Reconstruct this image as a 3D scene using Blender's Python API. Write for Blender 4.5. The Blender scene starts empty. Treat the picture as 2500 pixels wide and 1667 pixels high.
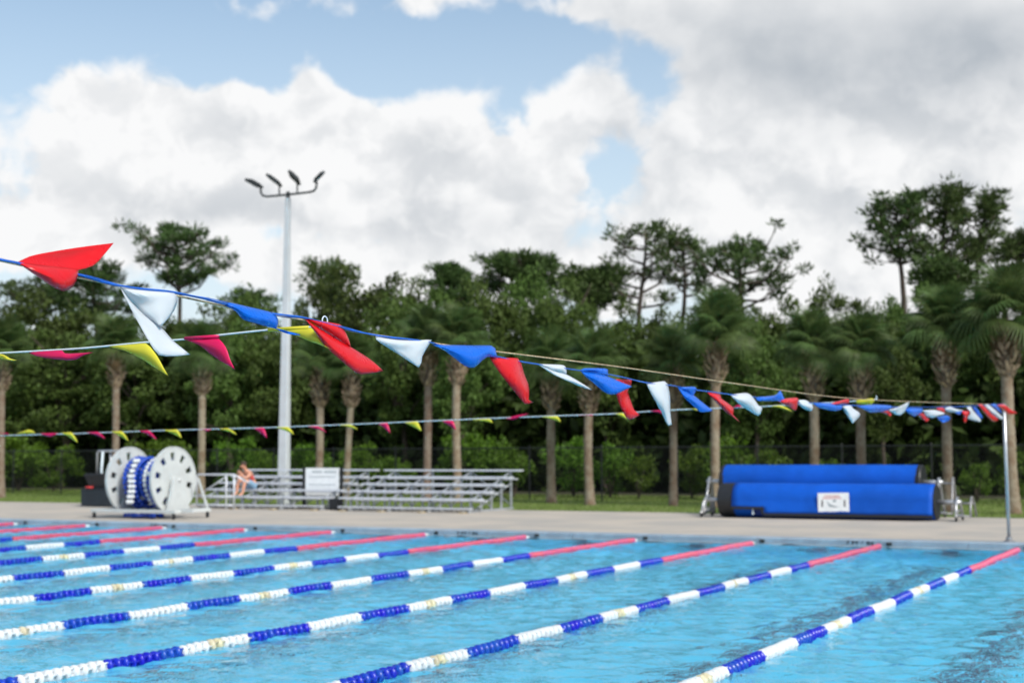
import bpy, bmesh, math, random
import numpy as np
from mathutils import Vector, Matrix, noise as mnoise
R = math.radians
random.seed(7)
sc = bpy.context.scene
COL = sc.collection

# ------------------------------------------------------------------ camera
YAW, PITCH, ROLL, FPX, CH = 0.482185, 0.0737097, -0.0058981, 3538.97, 1.88
W0, H0 = 2500.0, 1667.0
_f = Vector((-math.sin(YAW)*math.cos(PITCH), math.cos(YAW)*math.cos(PITCH), math.sin(PITCH)))
_r = Vector((math.cos(YAW), math.sin(YAW), 0)); _u = _r.cross(_f)
CR = _r*math.cos(ROLL)+_u*math.sin(ROLL); CU = -_r*math.sin(ROLL)+_u*math.cos(ROLL); CF = _f
CAM = Vector((0, 0, CH))
cam_d = bpy.data.cameras.new('camera'); cam = bpy.data.objects.new('camera', cam_d); COL.objects.link(cam)
m = Matrix((CR, CU, -CF)).transposed().to_4x4(); m.translation = CAM
cam.matrix_world = m
cam_d.sensor_width = 36.0; cam_d.lens = FPX/W0*36.0
cam_d.clip_start = 0.1; cam_d.clip_end = 3000
cam_d.dof.use_dof = True; cam_d.dof.focus_distance = 7.0; cam_d.dof.aperture_fstop = 2.6
cam_d.dof.aperture_blades = 9
sc.camera = cam
sc.render.resolution_x, sc.render.resolution_y = 1024, 682

# ------------------------------------------------------------------ colour management / sampling
sc.render.engine = 'CYCLES'
sc.view_settings.view_transform = 'Standard'; sc.view_settings.look = 'None'
sc.view_settings.gamma = 1; sc.view_settings.use_curve_mapping = False
sc.view_settings.exposure = 0.5
sc.cycles.use_denoising = True
sc.cycles.max_bounces = 10; sc.cycles.transparent_max_bounces = 12; sc.cycles.transmission_bounces = 8
sc.cycles.sample_clamp_indirect = 6
sc.cycles.caustics_refractive = True; sc.cycles.caustics_reflective = True

# rays through the photograph's pixels (2500 x 1667), used to measure where things stand
def ray(x, y):
    d = CF*FPX+CR*(x-W0/2)+CU*(H0/2-y); return d.normalized()
DECK = 0.13; GROUND = 0.09
def G(x, y, z=DECK):
    d = ray(x, y); t = (z-CH)/d.z; return CAM+d*t
def VY(x, y, Y):
    d = ray(x, y); return CAM+d*(Y/d.y)
def VX(x, y, X):
    d = ray(x, y); return CAM+d*(X/d.x)

# ------------------------------------------------------------------ world: Nishita sky with cumulus clouds
SUN_EL = R(42); _sv = Vector((0.90, -0.43, 0)).normalized()
SUN_ROT = math.atan2(_sv.x, _sv.y)
world = bpy.data.worlds.new('World'); sc.world = world; world.use_nodes = True
wn = world.node_tree; wn.nodes.clear()
class NT:
    def __init__(s, t): s.t = t
    def n(s, typ, **k):
        nd = s.t.nodes.new(typ)
        for a, v in k.items(): setattr(nd, a, v)
        return nd
    def put(s, nd, i, v):
        if v is None: return
        if hasattr(v, 'is_linked'): s.t.links.new(v, nd.inputs[i])
        else: nd.inputs[i].default_value = v
    def math(s, op, a, b=None, c=None, clamp=False):
        nd = s.n('ShaderNodeMath', operation=op, use_clamp=clamp)
        s.put(nd, 0, a); s.put(nd, 1, b); s.put(nd, 2, c); return nd.outputs[0]
    def vec(s, op, a, b=None):
        nd = s.n('ShaderNodeVectorMath', operation=op); s.put(nd, 0, a); s.put(nd, 1, b)
        return nd.outputs['Value'] if op in ('LENGTH', 'DOT_PRODUCT') else nd.outputs[0]
    def noise(s, v, scale, detail=4, rough=.5, dist=0, lac=2.0):
        nd = s.n('ShaderNodeTexNoise'); s.put(nd, 'Vector', v)
        nd.inputs['Scale'].default_value = scale; nd.inputs['Detail'].default_value = detail
        nd.inputs['Roughness'].default_value = rough; nd.inputs['Distortion'].default_value = dist
        nd.inputs['Lacunarity'].default_value = lac
        return nd
    def mapr(s, v, a, b, c, d, smooth=False):
        nd = s.n('ShaderNodeMapRange'); nd.interpolation_type = 'SMOOTHSTEP' if smooth else 'LINEAR'
        s.put(nd, 0, v)
        for i, q in enumerate((a, b, c, d)): s.put(nd, i+1, q)
        return nd.outputs[0]
    def mix(s, f, a, b, mode='MIX'):
        nd = s.n('ShaderNodeMix', data_type='RGBA', blend_type=mode)
        s.put(nd, 0, f); s.put(nd, 6, a); s.put(nd, 7, b); return nd.outputs[2]
def c4(c): return (c[0], c[1], c[2], 1)
w = NT(wn)
D = w.n('ShaderNodeTexCoord').outputs['Generated']
sky = w.n('ShaderNodeTexSky', sky_type='NISHITA'); sky.sun_disc = False
sky.sun_elevation = SUN_EL; sky.sun_rotation = SUN_ROT; sky.air_density = 1.0; sky.dust_density = 0.6; sky.ozone_density = 1.2
sep = w.n('ShaderNodeSeparateXYZ'); w.put(sep, 0, D)
az = w.math('ARCTAN2', sep.outputs[0], sep.outputs[1]); el = w.math('ARCSINE', sep.outputs[2])
uvn = w.n('ShaderNodeCombineXYZ'); w.put(uvn, 0, az); w.put(uvn, 1, el); UV = uvn.outputs[0]
# gentle bending of the coordinates so that the cloud masses have no regular outline
warp = w.noise(D, 9.0, 3, .5)
wv = w.vec('MULTIPLY', w.vec('SUBTRACT', warp.outputs['Color'], (.5, .5, .5)), (.10, .06, 0))
UVW = w.vec('ADD', UV, wv)
def blob(px, py, sx, sy, amp):
    """a soft cloud mass (or a clear gap) centred on the direction seen at that place; sizes in hundredths of a radian"""
    d = ray(px, py); a0, e0 = math.atan2(d.x, d.y), math.asin(d.z)
    v = w.vec('MULTIPLY', w.vec('SUBTRACT', UVW, (a0, e0, 0)), (100.0/sx, 100.0/sy, 0))
    q = w.vec('DOT_PRODUCT', v, v)
    return w.math('MULTIPLY', w.math('POWER', 2.71828, w.math('MULTIPLY', q, -1.0)), amp)
BL = [  # masses: the big cumulus left of centre with its towers
 (280, 210, 3.6, 3.6, .75), (170, 260, 2.6, 4.0, .45), (420, 290, 5.5, 4.0, .85), (560, 300, 5, 4.0, .85), (760, 190, 3.2, 3.0, 1.1), (860, 300, 4.0, 3.6, .8), (1000, 390, 6.0, 3.4, .9), (1210, 400, 6.0, 4.4, .85), (1310, 470, 3.6, 3.6, .55),
 (700, 430, 14, 4.0, .9), (1000, 510, 12, 3.0, .8), (60, 400, 8, 4.5, .65), (60, 560, 9, 2.6, .8), (380, 570, 7, 2.4, .6), (1300, 590, 4, 2.0, .5), (300, 480, 10, 3, .5), (500, 660, 26, 2.0, .65), (1250, 680, 14, 2.0, .6), (1850, 660, 20, 2.4, .7),
 # smaller towers and the wisp between
 (1400, 220, 2.6, 2.6, .8), (1470, 270, 3.2, 2.6, .75), (1560, 300, 4, 2.2, .45), (1150, 200, 2.6, 2.2, .42), (1090, 240, 3, 1.6, .3), (20, 220, 2.0, 1.6, .4),
 # the grey deck at the upper right and the white heads below it
 (1700, 30, 14, 2.6, .85), (2150, 70, 16, 5.5, 1.1), (2400, 200, 9, 4, 1.0), (1900, 180, 7, 4, .65), (2030, 300, 5, 3.6, .9), (2250, 360, 9, 4.5, .95), (2000, 470, 14, 5, .75), (2450, 330, 6, 3, .8), (2250, 560, 14, 5, .7), (1700, 560, 7, 3, .55), (1480, 600, 3.4, 2.2, .6), (1800, 380, 6, 4, .5), (1250, 10, 9, 1.2, .5), (700, 5, 7, .9, .35),
 # gaps
 (1200, 110, 9, 2.2, -.85), (450, 80, 16, 3.0, -.95), (980, 190, 3.6, 2.6, -.75), (600, 170, 2.4, 2.4, -.65), (120, 150, 4, 2.4, -.55), (210, 330, 1.6, 1.6, -.4), (1270, 260, 3.0, 3.0, -1.0), (1640, 180, 3.0, 2.6, -.5), (1440, 340, 2.2, 2.6, -.50), (1430, 440, 1.8, 2.2, -.30), (1440, 550, 3.0, 2.0, -.45), (1560, 230, 2.6, 2.4, -.35), (1420, 560, 2.0, 3.0, -.5), (650, 585, 7, 1.3, -.55), (1620, 240, 3.0, 3.0, -.40), (1600, 430, 3.5, 3.0, -.45), (1500, 370, 2.5, 2, -.3)]
lay = None
for b in BL:
    q = blob(*b); lay = q if lay is None else w.math('ADD', lay, q)
Ds = w.vec('MULTIPLY', D, (1, 1, 1.2))
Dw = w.vec('ADD', Ds, w.vec('MULTIPLY', w.vec('SUBTRACT', w.noise(D, 30, 3).outputs['Color'], (.5, .5, .5)), (.03, .03, .03)))
big = w.noise(Ds, 3.2, 3, .5).outputs['Fac']
n1 = w.noise(Dw, 17, 9, .55).outputs['Fac']
n2 = w.noise(w.vec('ADD', Dw, (.010, -.004, .016)), 17, 6, .52).outputs['Fac']
n1s = w.noise(Dw, 17, 6, .52).outputs['Fac']
def dens(n):
    d = w.math('MULTIPLY_ADD', w.math('SUBTRACT', n, .5), 2.3, w.math('MULTIPLY', lay, .66))
    return w.math('ADD', d, w.math('MULTIPLY_ADD', big, 1.3, -.80))
d1 = dens(n1)
soft = w.mapr(w.noise(Ds, 8, 2).outputs['Fac'], .38, .64, .08, .46)
mask = w.mapr(d1, -.06, soft, 0, 1, True)
lit = w.mapr(w.math('SUBTRACT', n1s, n2), -.17, .17, 0, 1, True)
thick = w.mapr(d1, .25, 1.5, 0, 1, True)
# grey undersides: thick parts go grey, the edges that face the light stay white
grey = None
for b in [(2380, 180, 12, 3.6, .85), (1750, 110, 12, 4, .42), (1700, 420, 8, 2, .3), (950, 540, 15, 1.7, .34), (2100, 500, 14, 2.2, .25), (1530, 330, 3.5, 2.0, .40), (2050, 60, 16, 4, .30), (350, 500, 14, 1.5, .20), (1150, 480, 6, 2.0, .16), (1900, 340, 5, 3, .18)]:
    q = blob(*b); grey = q if grey is None else w.math('ADD', grey, q)
n3 = w.noise(Ds, 7, 6, .55).outputs['Fac']
g = w.math('ADD', w.math('MULTIPLY', thick, w.mapr(n3, .36, .66, .02, .38)), w.math('MULTIPLY', grey, w.mapr(n3, .25, .7, .55, 1.2)))
deckm = w.math('SUBTRACT', 1.0, w.math('MINIMUM', blob(2150, 60, 20, 6.5, .9), .9))
g = w.math('SUBTRACT', g, w.math('MULTIPLY', w.math('MULTIPLY_ADD', lit, .62, -.27), deckm), clamp=True)
ccol = w.mix(g, (6.75, 6.78, 6.82, 1), (3.4, 3.7, 4.05, 1))
skyc = w.mix(1.0, sky.outputs[0], (1.10, 1.12, 1.05, 1), 'MULTIPLY')
# thin veil that whitens the blue towards the horizon, as humid air does
veil = w.mapr(el, .02, .32, .95, .12)
skyc = w.mix(veil, skyc, (5.2, 5.8, 6.4, 1))
fin = w.mix(mask, skyc, ccol)
bg = w.n('ShaderNodeBackground'); w.put(bg, 0, fin); bg.inputs[1].default_value = 0.1
wo = w.n('ShaderNodeOutputWorld'); wn.links.new(bg.outputs[0], wo.inputs[0])

# ------------------------------------------------------------------ sun
sun_d = bpy.data.lights.new('sun', 'SUN'); sun = bpy.data.objects.new('sun', sun_d); COL.objects.link(sun)
sun_d.energy = 3.2; sun_d.angle = R(18); sun_d.color = (1, .95, .87)
sdir = Vector((_sv.x*math.cos(SUN_EL), _sv.y*math.cos(SUN_EL), math.sin(SUN_EL)))
sun.rotation_euler = sdir.to_track_quat('Z', 'Y').to_euler(); sun.location = (0, 0, 40)

# ------------------------------------------------------------------ materials
MATS = {}
def pmat(name, col, rough=.6, metal=0.0, var=0.0, vscale=6.0, bump=0.0, bscale=30.0, col2=None, trans=0.0, spec=.5, island=0.0, coat=0.0, objvar=0.0, det=5):
    """Principled with colour mottling, grain and optional leaf-like translucency"""
    ma = bpy.data.materials.new(name); ma.use_nodes = True; t = ma.node_tree; t.nodes.clear(); k = NT(t)
    P = k.n('ShaderNodeBsdfPrincipled'); out = k.n('ShaderNodeOutputMaterial')
    tc = k.n('ShaderNodeTexCoord').outputs['Object']
    c = c4(col)
    if var or col2:
        nz = k.noise(tc, vscale, det, .6).outputs['Fac']
        c2 = c4(col2) if col2 else c4([x*(1-var) for x in col])
        c = k.mix(k.mapr(nz, .35, .65, 0, 1, True), c, c2)
    if island or objvar:
        hs = k.n('ShaderNodeHueSaturation'); k.put(hs, 'Color', c)
        ge = k.n('ShaderNodeNewGeometry').outputs['Random Per Island']; oi = k.n('ShaderNodeObjectInfo').outputs['Random']
        v = k.math('ADD', k.math('MULTIPLY_ADD', ge, island, 1-island/2), k.math('MULTIPLY_ADD', oi, objvar, -objvar/2))
        k.put(hs, 'Value', v)
        k.put(hs, 'Hue', k.math('MULTIPLY_ADD', oi, .03*(1 if objvar else 0), .5-.015*(1 if objvar else 0)))
        c = hs.outputs[0]
    k.put(P, 'Base Color', c); k.put(P, 'Roughness', rough); k.put(P, 'Metallic', metal); k.put(P, 'Specular IOR Level', spec)
    if coat: k.put(P, 'Coat Weight', coat)
    if rough and var:
        nz2 = k.noise(tc, vscale*3.1, 4, .6).outputs['Fac']; k.put(P, 'Roughness', k.mapr(nz2, .3, .7, max(.03, rough-.1), min(1, rough+.1)))
    if bump:
        b = k.n('ShaderNodeBump'); b.inputs['Strength'].default_value = 1; b.inputs['Distance'].default_value = bump
        k.put(b, 'Height', k.noise(tc, bscale, 5, .6).outputs['Fac']); k.put(P, 'Normal', b.outputs[0])
    sh = P.outputs[0]
    if trans:
        T = k.n('ShaderNodeBsdfTranslucent'); k.put(T, 0, c); ms = k.n('ShaderNodeMixShader'); ms.inputs[0].default_value = trans
        t.links.new(sh, ms.inputs[1]); t.links.new(T.outputs[0], ms.inputs[2]); sh = ms.outputs[0]
    t.links.new(sh, out.inputs[0]); MATS[name] = ma; return ma
pmat('concrete', (.44, .39, .33), .85, var=.14, vscale=.55, bump=.003, bscale=60, col2=(.355, .33, .295), det=9)
pmat('coping', (.29, .36, .43), .5, var=.2, vscale=3, bump=.002, bscale=20)
pmat('gutter_lip', (.46, .50, .54), .5, var=.2, vscale=3)
pmat('pool_plaster', (.12, .72, 1.0), .8, var=.10, vscale=.7)
pmat('tile_black', (.022, .075, .15), .5)
pmat('paint_black', (.02, .02, .025), .6)
pmat('grass', (.115, .175, .028), .9, col2=(.16, .20, .045), vscale=.9, bump=.03, bscale=25)
pmat('blade', (.125, .195, .030), .7, island=.6, trans=.3)
pmat('red_float', (.66, .105, .21), .4, var=.15, vscale=14, trans=.1, objvar=.15)
pmat('blue_float', (.008, .045, .50), .3, var=.15, vscale=14, trans=.08, objvar=.12)
pmat('white_float', (.74, .77, .79), .35, var=.08, vscale=14, trans=.12, objvar=.05)
pmat('yellow_float', (.74, .68, .46), .4, var=.3, vscale=20, trans=.12, objvar=.2)
pmat('cable', (.3, .3, .32), .4, metal=.8)
pmat('flag_red', (.66, .006, .010), .32, var=.04, vscale=5, trans=.15, spec=.4)
pmat('flag_blue', (.002, .130, .66), .32, var=.04, vscale=5, trans=.15, spec=.4)
pmat('flag_white', (.62, .665, .71), .38, var=.04, vscale=5, trans=.15, spec=.4)
pmat('flag_pink', (.68, .010, .11), .42, var=.05, vscale=5, trans=.22, spec=.35)
pmat('flag_yellow', (.68, .64, .05), .42, var=.05, vscale=5, trans=.22, spec=.35)
pmat('tape_white', (.62, .72, .78), .5, var=.1, vscale=20)
pmat('tape_blue', (.006, .12, .58), .4, var=.25, vscale=40)
pmat('rope', (.55, .43, .25), .8, var=.45, vscale=38, col2=(.28, .2, .13))
pmat('steel', (.55, .56, .58), .35, metal=.75, var=.1, vscale=8)
pmat('dull_steel', (.33, .33, .34), .5, metal=.5, var=.25, vscale=8)
pmat('aluminium', (.64, .67, .73), .45, metal=.2, var=.12, vscale=5)
pmat('aluminium_frame', (.44, .47, .51), .5, metal=.4, var=.15, vscale=5)
pmat('wood_block', (.42, .33, .18), .8, var=.3, vscale=6)
pmat('pole_concrete', (.50, .53, .56), .75, var=.12, vscale=1.2, bump=.002, bscale=30)
pmat('dark_metal', (.045, .05, .05), .5, metal=.3, var=.2, vscale=6)
pmat('lens', (.06, .055, .06), .25)
pmat('black_plastic', (.012, .014, .018), .5, var=.2, vscale=5)
pmat('navy_box', (.010, .018, .028), .55, var=.2, vscale=4)
pmat('white_plastic', (.52, .55, .55), .5, var=.10, vscale=3, bump=.002, bscale=8)
pmat('white_paint', (.68, .72, .76), .5, var=.08, vscale=4)
pmat('reel_hub', (.58, .60, .60), .55, var=.12, vscale=3)
pmat('cover_blue', (.002, .085, .50), .6, spec=.2, var=.22, vscale=.9, bump=.02, bscale=2.2)
pmat('cover_dark', (.004, .03, .22), .6, var=.15, vscale=2)
pmat('sign_white', (.80, .83, .85), .5, var=.08, vscale=5)
pmat('print_red', (.55, .12, .10), .6); pmat('print_grey', (.25, .30, .33), .6); pmat('print_dark', (.10, .09, .09), .6)
pmat('red_plastic', (.55, .04, .04), .45)
pmat('skin', (.60, .29, .19), .55, var=.06, vscale=6)
pmat('hair', (.045, .028, .018), .6)
pmat('denim', (.22, .36, .50), .85, var=.2, vscale=14)
pmat('shirt', (.50, .07, .06), .85, var=.12, vscale=9)
pmat('phone_case', (.10, .13, .13), .3)
pmat('fence_black', (.008, .010, .010), .5)
pmat('bark_palm', (.26, .22, .165), .9, var=.35, vscale=3.5, bump=.03, bscale=12, col2=(.17, .115, .075), objvar=.5, det=8)
pmat('boot', (.46, .35, .25), .9, var=.4, vscale=6, island=.5, col2=(.13, .085, .055))
pmat('frond', (.088, .140, .040), .5, spec=.35, trans=.30, island=.45, objvar=.35)
pmat('frond_dry', (.24, .16, .085), .8, trans=.2, island=.4)
pmat('leaf', (.074, .116, .024), .6, trans=.32, island=.75, objvar=.7, spec=.25)
pmat('leaf_bright', (.085, .160, .014), .5, spec=.25, trans=.38, island=.7, objvar=.4)
pmat('leaf_pine', (.060, .100, .028), .6, spec=.2, trans=.25, island=.7, objvar=.2)
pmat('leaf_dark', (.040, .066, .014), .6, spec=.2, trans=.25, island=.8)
pmat('bark', (.085, .065, .05), .95, var=.4, vscale=3, bump=.03, bscale=9)

# water: a refracting, reflecting skin with wind ripples
wm = bpy.data.materials.new('water'); wm.use_nodes = True; t = wm.node_tree; t.nodes.clear(); k = NT(t)
tc = k.n('ShaderNodeTexCoord').outputs['Object']
def rip(scale, sx, sy, rot, det):
    mp = k.n('ShaderNodeMapping'); k.put(mp, 0, tc); mp.inputs['Scale'].default_value = (sx, sy, 1); mp.inputs['Rotation'].default_value = (0, 0, rot)
    return k.noise(mp.outputs[0], scale, det, .5, .35).outputs['Fac']
hgt = k.math('ADD', k.math('MULTIPLY', rip(7, 1, 1.4, .5, 3), .020), k.math('MULTIPLY', rip(21, 1, 1.4, -.3, 2), .006))
b = k.n('ShaderNodeBump'); b.inputs['Strength'].default_value = 1; b.inputs['Distance'].default_value = 1.0; k.put(b, 'Height', hgt)
P = k.n('ShaderNodeBsdfPrincipled'); k.put(P, 'Base Color', (.95, 1, 1, 1)); k.put(P, 'Roughness', .02); k.put(P, 'IOR', 1.33)
k.put(P, 'Transmission Weight', 1.0); k.put(P, 'Normal', b.outputs[0])
t.links.new(P.outputs[0], k.n('ShaderNodeOutputMaterial').inputs[0]); MATS['water'] = wm

# ------------------------------------------------------------------ building helpers
class MB:
    """collects shapes; build() links them as one mesh object"""
    def __init__(s): s.v = []; s.f = []
    def add(s, vs, fs):
        o = len(s.v); s.v += [Vector(p) for p in vs]; s.f += [tuple(i+o for i in q) for q in fs]; return s
    def box(s, c, d, rz=0, M=None):
        x, y, z = d[0]/2, d[1]/2, d[2]/2
        vs = [Vector((i*x, j*y, l*z)) for i in (-1, 1) for j in (-1, 1) for l in (-1, 1)]
        rot = M if M is not None else Matrix.Rotation(rz, 3, 'Z')
        vs = [Vector(c)+rot@q for q in vs]
        return s.add(vs, [(0, 1, 3, 2), (4, 6, 7, 5), (0, 4, 5, 1), (2, 3, 7, 6), (0, 2, 6, 4), (1, 5, 7, 3)])
    def bbox(s, c, d, b=.01, M=None):
        """box with bevelled edges"""
        bm = bmesh.new(); bmesh.ops.create_cube(bm, size=1)
        for q in bm.verts: q.co = Vector((q.co.x*d[0], q.co.y*d[1], q.co.z*d[2]))
        bmesh.ops.bevel(bm, geom=bm.edges[:], offset=b, segments=2, affect='EDGES', profile=.6)
        bm.verts.index_update()
        rot = M if M is not None else Matrix.Identity(3)
        s.add([Vector(c)+rot@q.co for q in bm.verts], [[q.index for q in f.verts] for f in bm.faces]); bm.free(); return s
    def bar(s, a, b, w_, h_=None, up=(0, 0, 1)):
        a, b = Vector(a), Vector(b); d = b-a; L = d.length; x = d/L
        u = Vector(up)
        if abs(u.dot(x)) > .98: u = Vector((1, 0, 0))
        y = u.cross(x).normalized(); z = x.cross(y)
        return s.box((a+b)/2, (L, w_, h_ or w_), M=Matrix((x, y, z)).transposed())
    def tube(s, pts, r, n=8, cap=True):
        pts = [Vector(p) for p in pts]; rs = r if isinstance(r, (list, tuple)) else [r]*len(pts)
        vs, fs = [], []; ref = None
        for i, p in enumerate(pts):
            d = (pts[min(i+1, len(pts)-1)]-pts[max(i-1, 0)]).normalized()
            if ref is None:
                ref = Vector((0, 0, 1)) if abs(d.z) < .9 else Vector((1, 0, 0))
            a = (ref-d*ref.dot(d)).normalized(); bb = d.cross(a); ref = a
            for j in range(n):
                t_ = 2*math.pi*j/n; vs.append(p+(a*math.cos(t_)+bb*math.sin(t_))*rs[i])
        for i in range(len(pts)-1):
            for j in range(n):
                fs.append((i*n+j, i*n+(j+1) % n, (i+1)*n+(j+1) % n, (i+1)*n+j))
        if cap:
            fs.append(tuple(range(n-1, -1, -1))); fs.append(tuple(range((len(pts)-1)*n, len(pts)*n)))
        return s.add(vs, fs)
    def lathe(s, prof, n=16, M=None, closed=False):
        """prof: (axial, radius) along X"""
        M = M or Matrix.Identity(4); vs, fs = [], []
        for (x, r_) in prof:
            for j in range(n):
                t_ = 2*math.pi*j/n; vs.append(M@Vector((x, r_*math.cos(t_), r_*math.sin(t_))))
        q = len(prof)
        for i in range(q if closed else q-1):
            i2 = (i+1) % q
            for j in range(n): fs.append((i*n+j, i2*n+j, i2*n+(j+1) % n, i*n+(j+1) % n))
        return s.add(vs, fs)
    def mesh(s, name, smooth=False):
        me = bpy.data.meshes.new(name); me.from_pydata([tuple(q) for q in s.v], [], s.f); me.update()
        if smooth: me.shade_smooth()
        return me
    def build(s, name, mat, parent=None, smooth=False, **k_):
        return link(name, s.mesh(name, smooth), mat, parent, **k_)
def link(name, me, mat=None, parent=None, loc=None, rz=0, label=None, cat=None, group=None, kind=None):
    o = bpy.data.objects.new(name, me); COL.objects.link(o)
    if mat and me is not None and not me.materials: me.materials.append(MATS[mat])
    if parent: o.parent = parent
    if loc is not None: o.location = loc
    if rz: o.rotation_euler = (0, 0, rz)
    tag(o, label, cat, group, kind); return o
def tag(o, label=None, cat=None, group=None, kind=None):
    for a, v in (('label', label), ('category', cat), ('group', group), ('kind', kind)):
        if v: o[a] = v
    return o
def empty(name, loc=(0, 0, 0), rz=0, **k_): return link(name, None, None, None, loc, rz, **k_)
def copy_tree(o, parent=None):
    c = o.copy(); COL.objects.link(c); c.parent = parent
    for ch in list(o.children): copy_tree(ch, c)
    return c
def sheet(x0, x1, y0, y1, z): return [(x0, y0, z), (x1, y0, z), (x1, y1, z), (x0, y1, z)]
def ringsheet(mb, o, i, z):
    """flat sheet with a rectangular hole; o and i are x0,x1,y0,y1"""
    xs = [o[0], i[0], i[1], o[1]]; ys = [o[2], i[2], i[3], o[3]]
    for a in range(3):
        for b_ in range(3):
            if a == 1 and b_ == 1: continue
            mb.add(sheet(xs[a], xs[a+1], ys[b_], ys[b_+1], z), [(0, 1, 2, 3)])

# ------------------------------------------------------------------ ground, deck, pool
PX0, PX1, PY0, PY1 = -58.0, 9.0, 1.6, 27.5      # the pool basin
EDGE_Y = 37.0                                       # far edge of the deck
mb = MB(); ringsheet(mb, (-700, 700, -300, 1200), (-72, 26, -12, EDGE_Y), GROUND)
mb.build('ground', 'grass', kind='structure')
mb = MB(); ringsheet(mb, (-72, 26, -12, EDGE_Y), (PX0-.3, PX1+.3, PY0-.3, PY1+.3), DECK)
mb.add([(-72, EDGE_Y, DECK), (26, EDGE_Y, DECK), (26, EDGE_Y, GROUND-.1), (-72, EDGE_Y, GROUND-.1)], [(0, 1, 2, 3)])
mb.build('pool_deck', 'concrete', kind='structure')
# coping stones round the basin: rounded lip above the water line
edge = empty('pool_edge'); tag(edge, kind='structure')
prof = [(.0, -.25), (.0, DECK-.022), (-.02, DECK-.004), (-.08, DECK+.003), (-.32, DECK+.003), (-.32, DECK-.2)]   # (towards water -> away, z)
n_far = 0
xx = PX1
while xx > PX0:                                       # far side: one stone after another
    x2 = max(PX0, xx-2.0); mb = MB(); g_ = .004
    pts = [(xx-g_, PY1-p[0], p[1]) for p in prof]+[(x2+g_, PY1-p[0], p[1]) for p in prof]
    q = len(prof); mb.add(pts, [(i, i+1, q+i+1, q+i) for i in range(q-1)]+[tuple(range(q-1, -1, -1)), tuple(range(q, 2*q))])
    mb.build('coping_stone', 'coping', edge); xx = x2
for (y0, y1, x0, x1) in ((PY0-.3, PY0, PX0-.3, PX1+.3),):
    MB().box(((x0+x1)/2, (y0+y1)/2, -.02), (x1-x0, y1-y0, .304)).build('coping_stone', 'coping', edge)
for xc in (PX0-.15, PX1+.15):
    MB().box((xc, (PY0+PY1+.3)/2, -.02), (.3, PY1-PY0+.296, .306)).build('coping_stone', 'coping', edge)
mb = MB(); mb.add([(PX0, PY1-.004, -.08), (PX1, PY1-.004, -.08), (PX1, PY1-.004, .016), (PX0, PY1-.004, .016)], [(0, 1, 2, 3)])
mb.build('tile_band', 'gutter_lip', edge)
DEPTH = 2.3
mb = MB()
mb.add(sheet(PX0, PX1, PY0, PY1, -DEPTH), [(0, 1, 2, 3)])
for a, b_ in (((PX0, PY0), (PX1, PY0)), ((PX1, PY0), (PX1, PY1)), ((PX1, PY1), (PX0, PY1)), ((PX0, PY1), (PX0, PY0))):
    mb.add([(a[0], a[1], -DEPTH), (b_[0], b_[1], -DEPTH), (b_[0], b_[1], -.1), (a[0], a[1], -.1)], [(0, 1, 2, 3)])
mb.build('pool_basin', 'pool_plaster', kind='structure')
def water_mesh():
    # wind ripples as real relief: many short wave trains of random heading, calmer at the rim of the basin
    x0, x1, y0, y1 = PX0+.002, PX1-.002, PY0+.002, PY1-.002
    xs = np.concatenate([np.arange(x0, -37, .5), np.arange(-37, 1, .052), np.arange(1, x1, .5), [x1]]); ys = np.concatenate([np.arange(y0, 5, .3), np.arange(5, y1, .052), [y1]])
    gx, gy = np.meshgrid(xs, ys); rg = np.random.RandomState(4); z = np.zeros_like(gx)
    wind = math.atan2(-.886, .463)
    for q in range(64):
        lam = .17*(1.9/.17)**rg.rand()**1.7; th = wind+rg.normal(0, .75); kk = 2*math.pi/lam; ph = rg.rand()*6.283
        slope = .0125*(2.6 if lam < .55 else .5)
        wob = .6*np.sin(gx*rg.uniform(.3, 1.1)+gy*rg.uniform(-1.1, 1.1)+rg.rand()*6)
        env = .55+.45*np.sin(gx*rg.uniform(-.9, .9)+gy*rg.uniform(-.9, .9)+rg.rand()*6)
        z += slope/kk*env*1.5*np.sin(kk*(gx*math.cos(th)+gy*math.sin(th))+ph+wob)
    z *= np.clip((gx+37)/3, 0, 1)*np.clip((1.5-gx)/2, 0, 1)*np.clip((gy-5)/1.0, 0, 1)*np.clip((y1-gy)/.05, 0, 1)
    ny, nx = gx.shape; me = bpy.data.meshes.new('water'); nv = nx*ny; nf = (nx-1)*(ny-1)
    me.vertices.add(nv); me.vertices.foreach_set('co', np.stack([gx, gy, z], -1).astype(np.float32).ravel())
    i = (np.arange(ny-1)[:, None]*nx+np.arange(nx-1)[None]).ravel(); f_ = np.stack([i, i+1, i+nx+1, i+nx], -1).astype(np.int32)
    me.loops.add(nf*4); me.loops.foreach_set('vertex_index', f_.ravel()); me.polygons.add(nf)
    me.polygons.foreach_set('loop_start', np.arange(0, nf*4, 4, dtype=np.int32)); me.polygons.foreach_set('loop_total', np.full(nf, 4, dtype=np.int32))
    me.update(calc_edges=True); me.validate(); me.shade_smooth(); return me
link('water', water_mesh(), 'water', kind='structure')
X1L = -4.105; SP = 2.46
LANES = [X1L-SP*i for i in range(13)]
marks = empty('lane_markings'); tag(marks, kind='structure')
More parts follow.
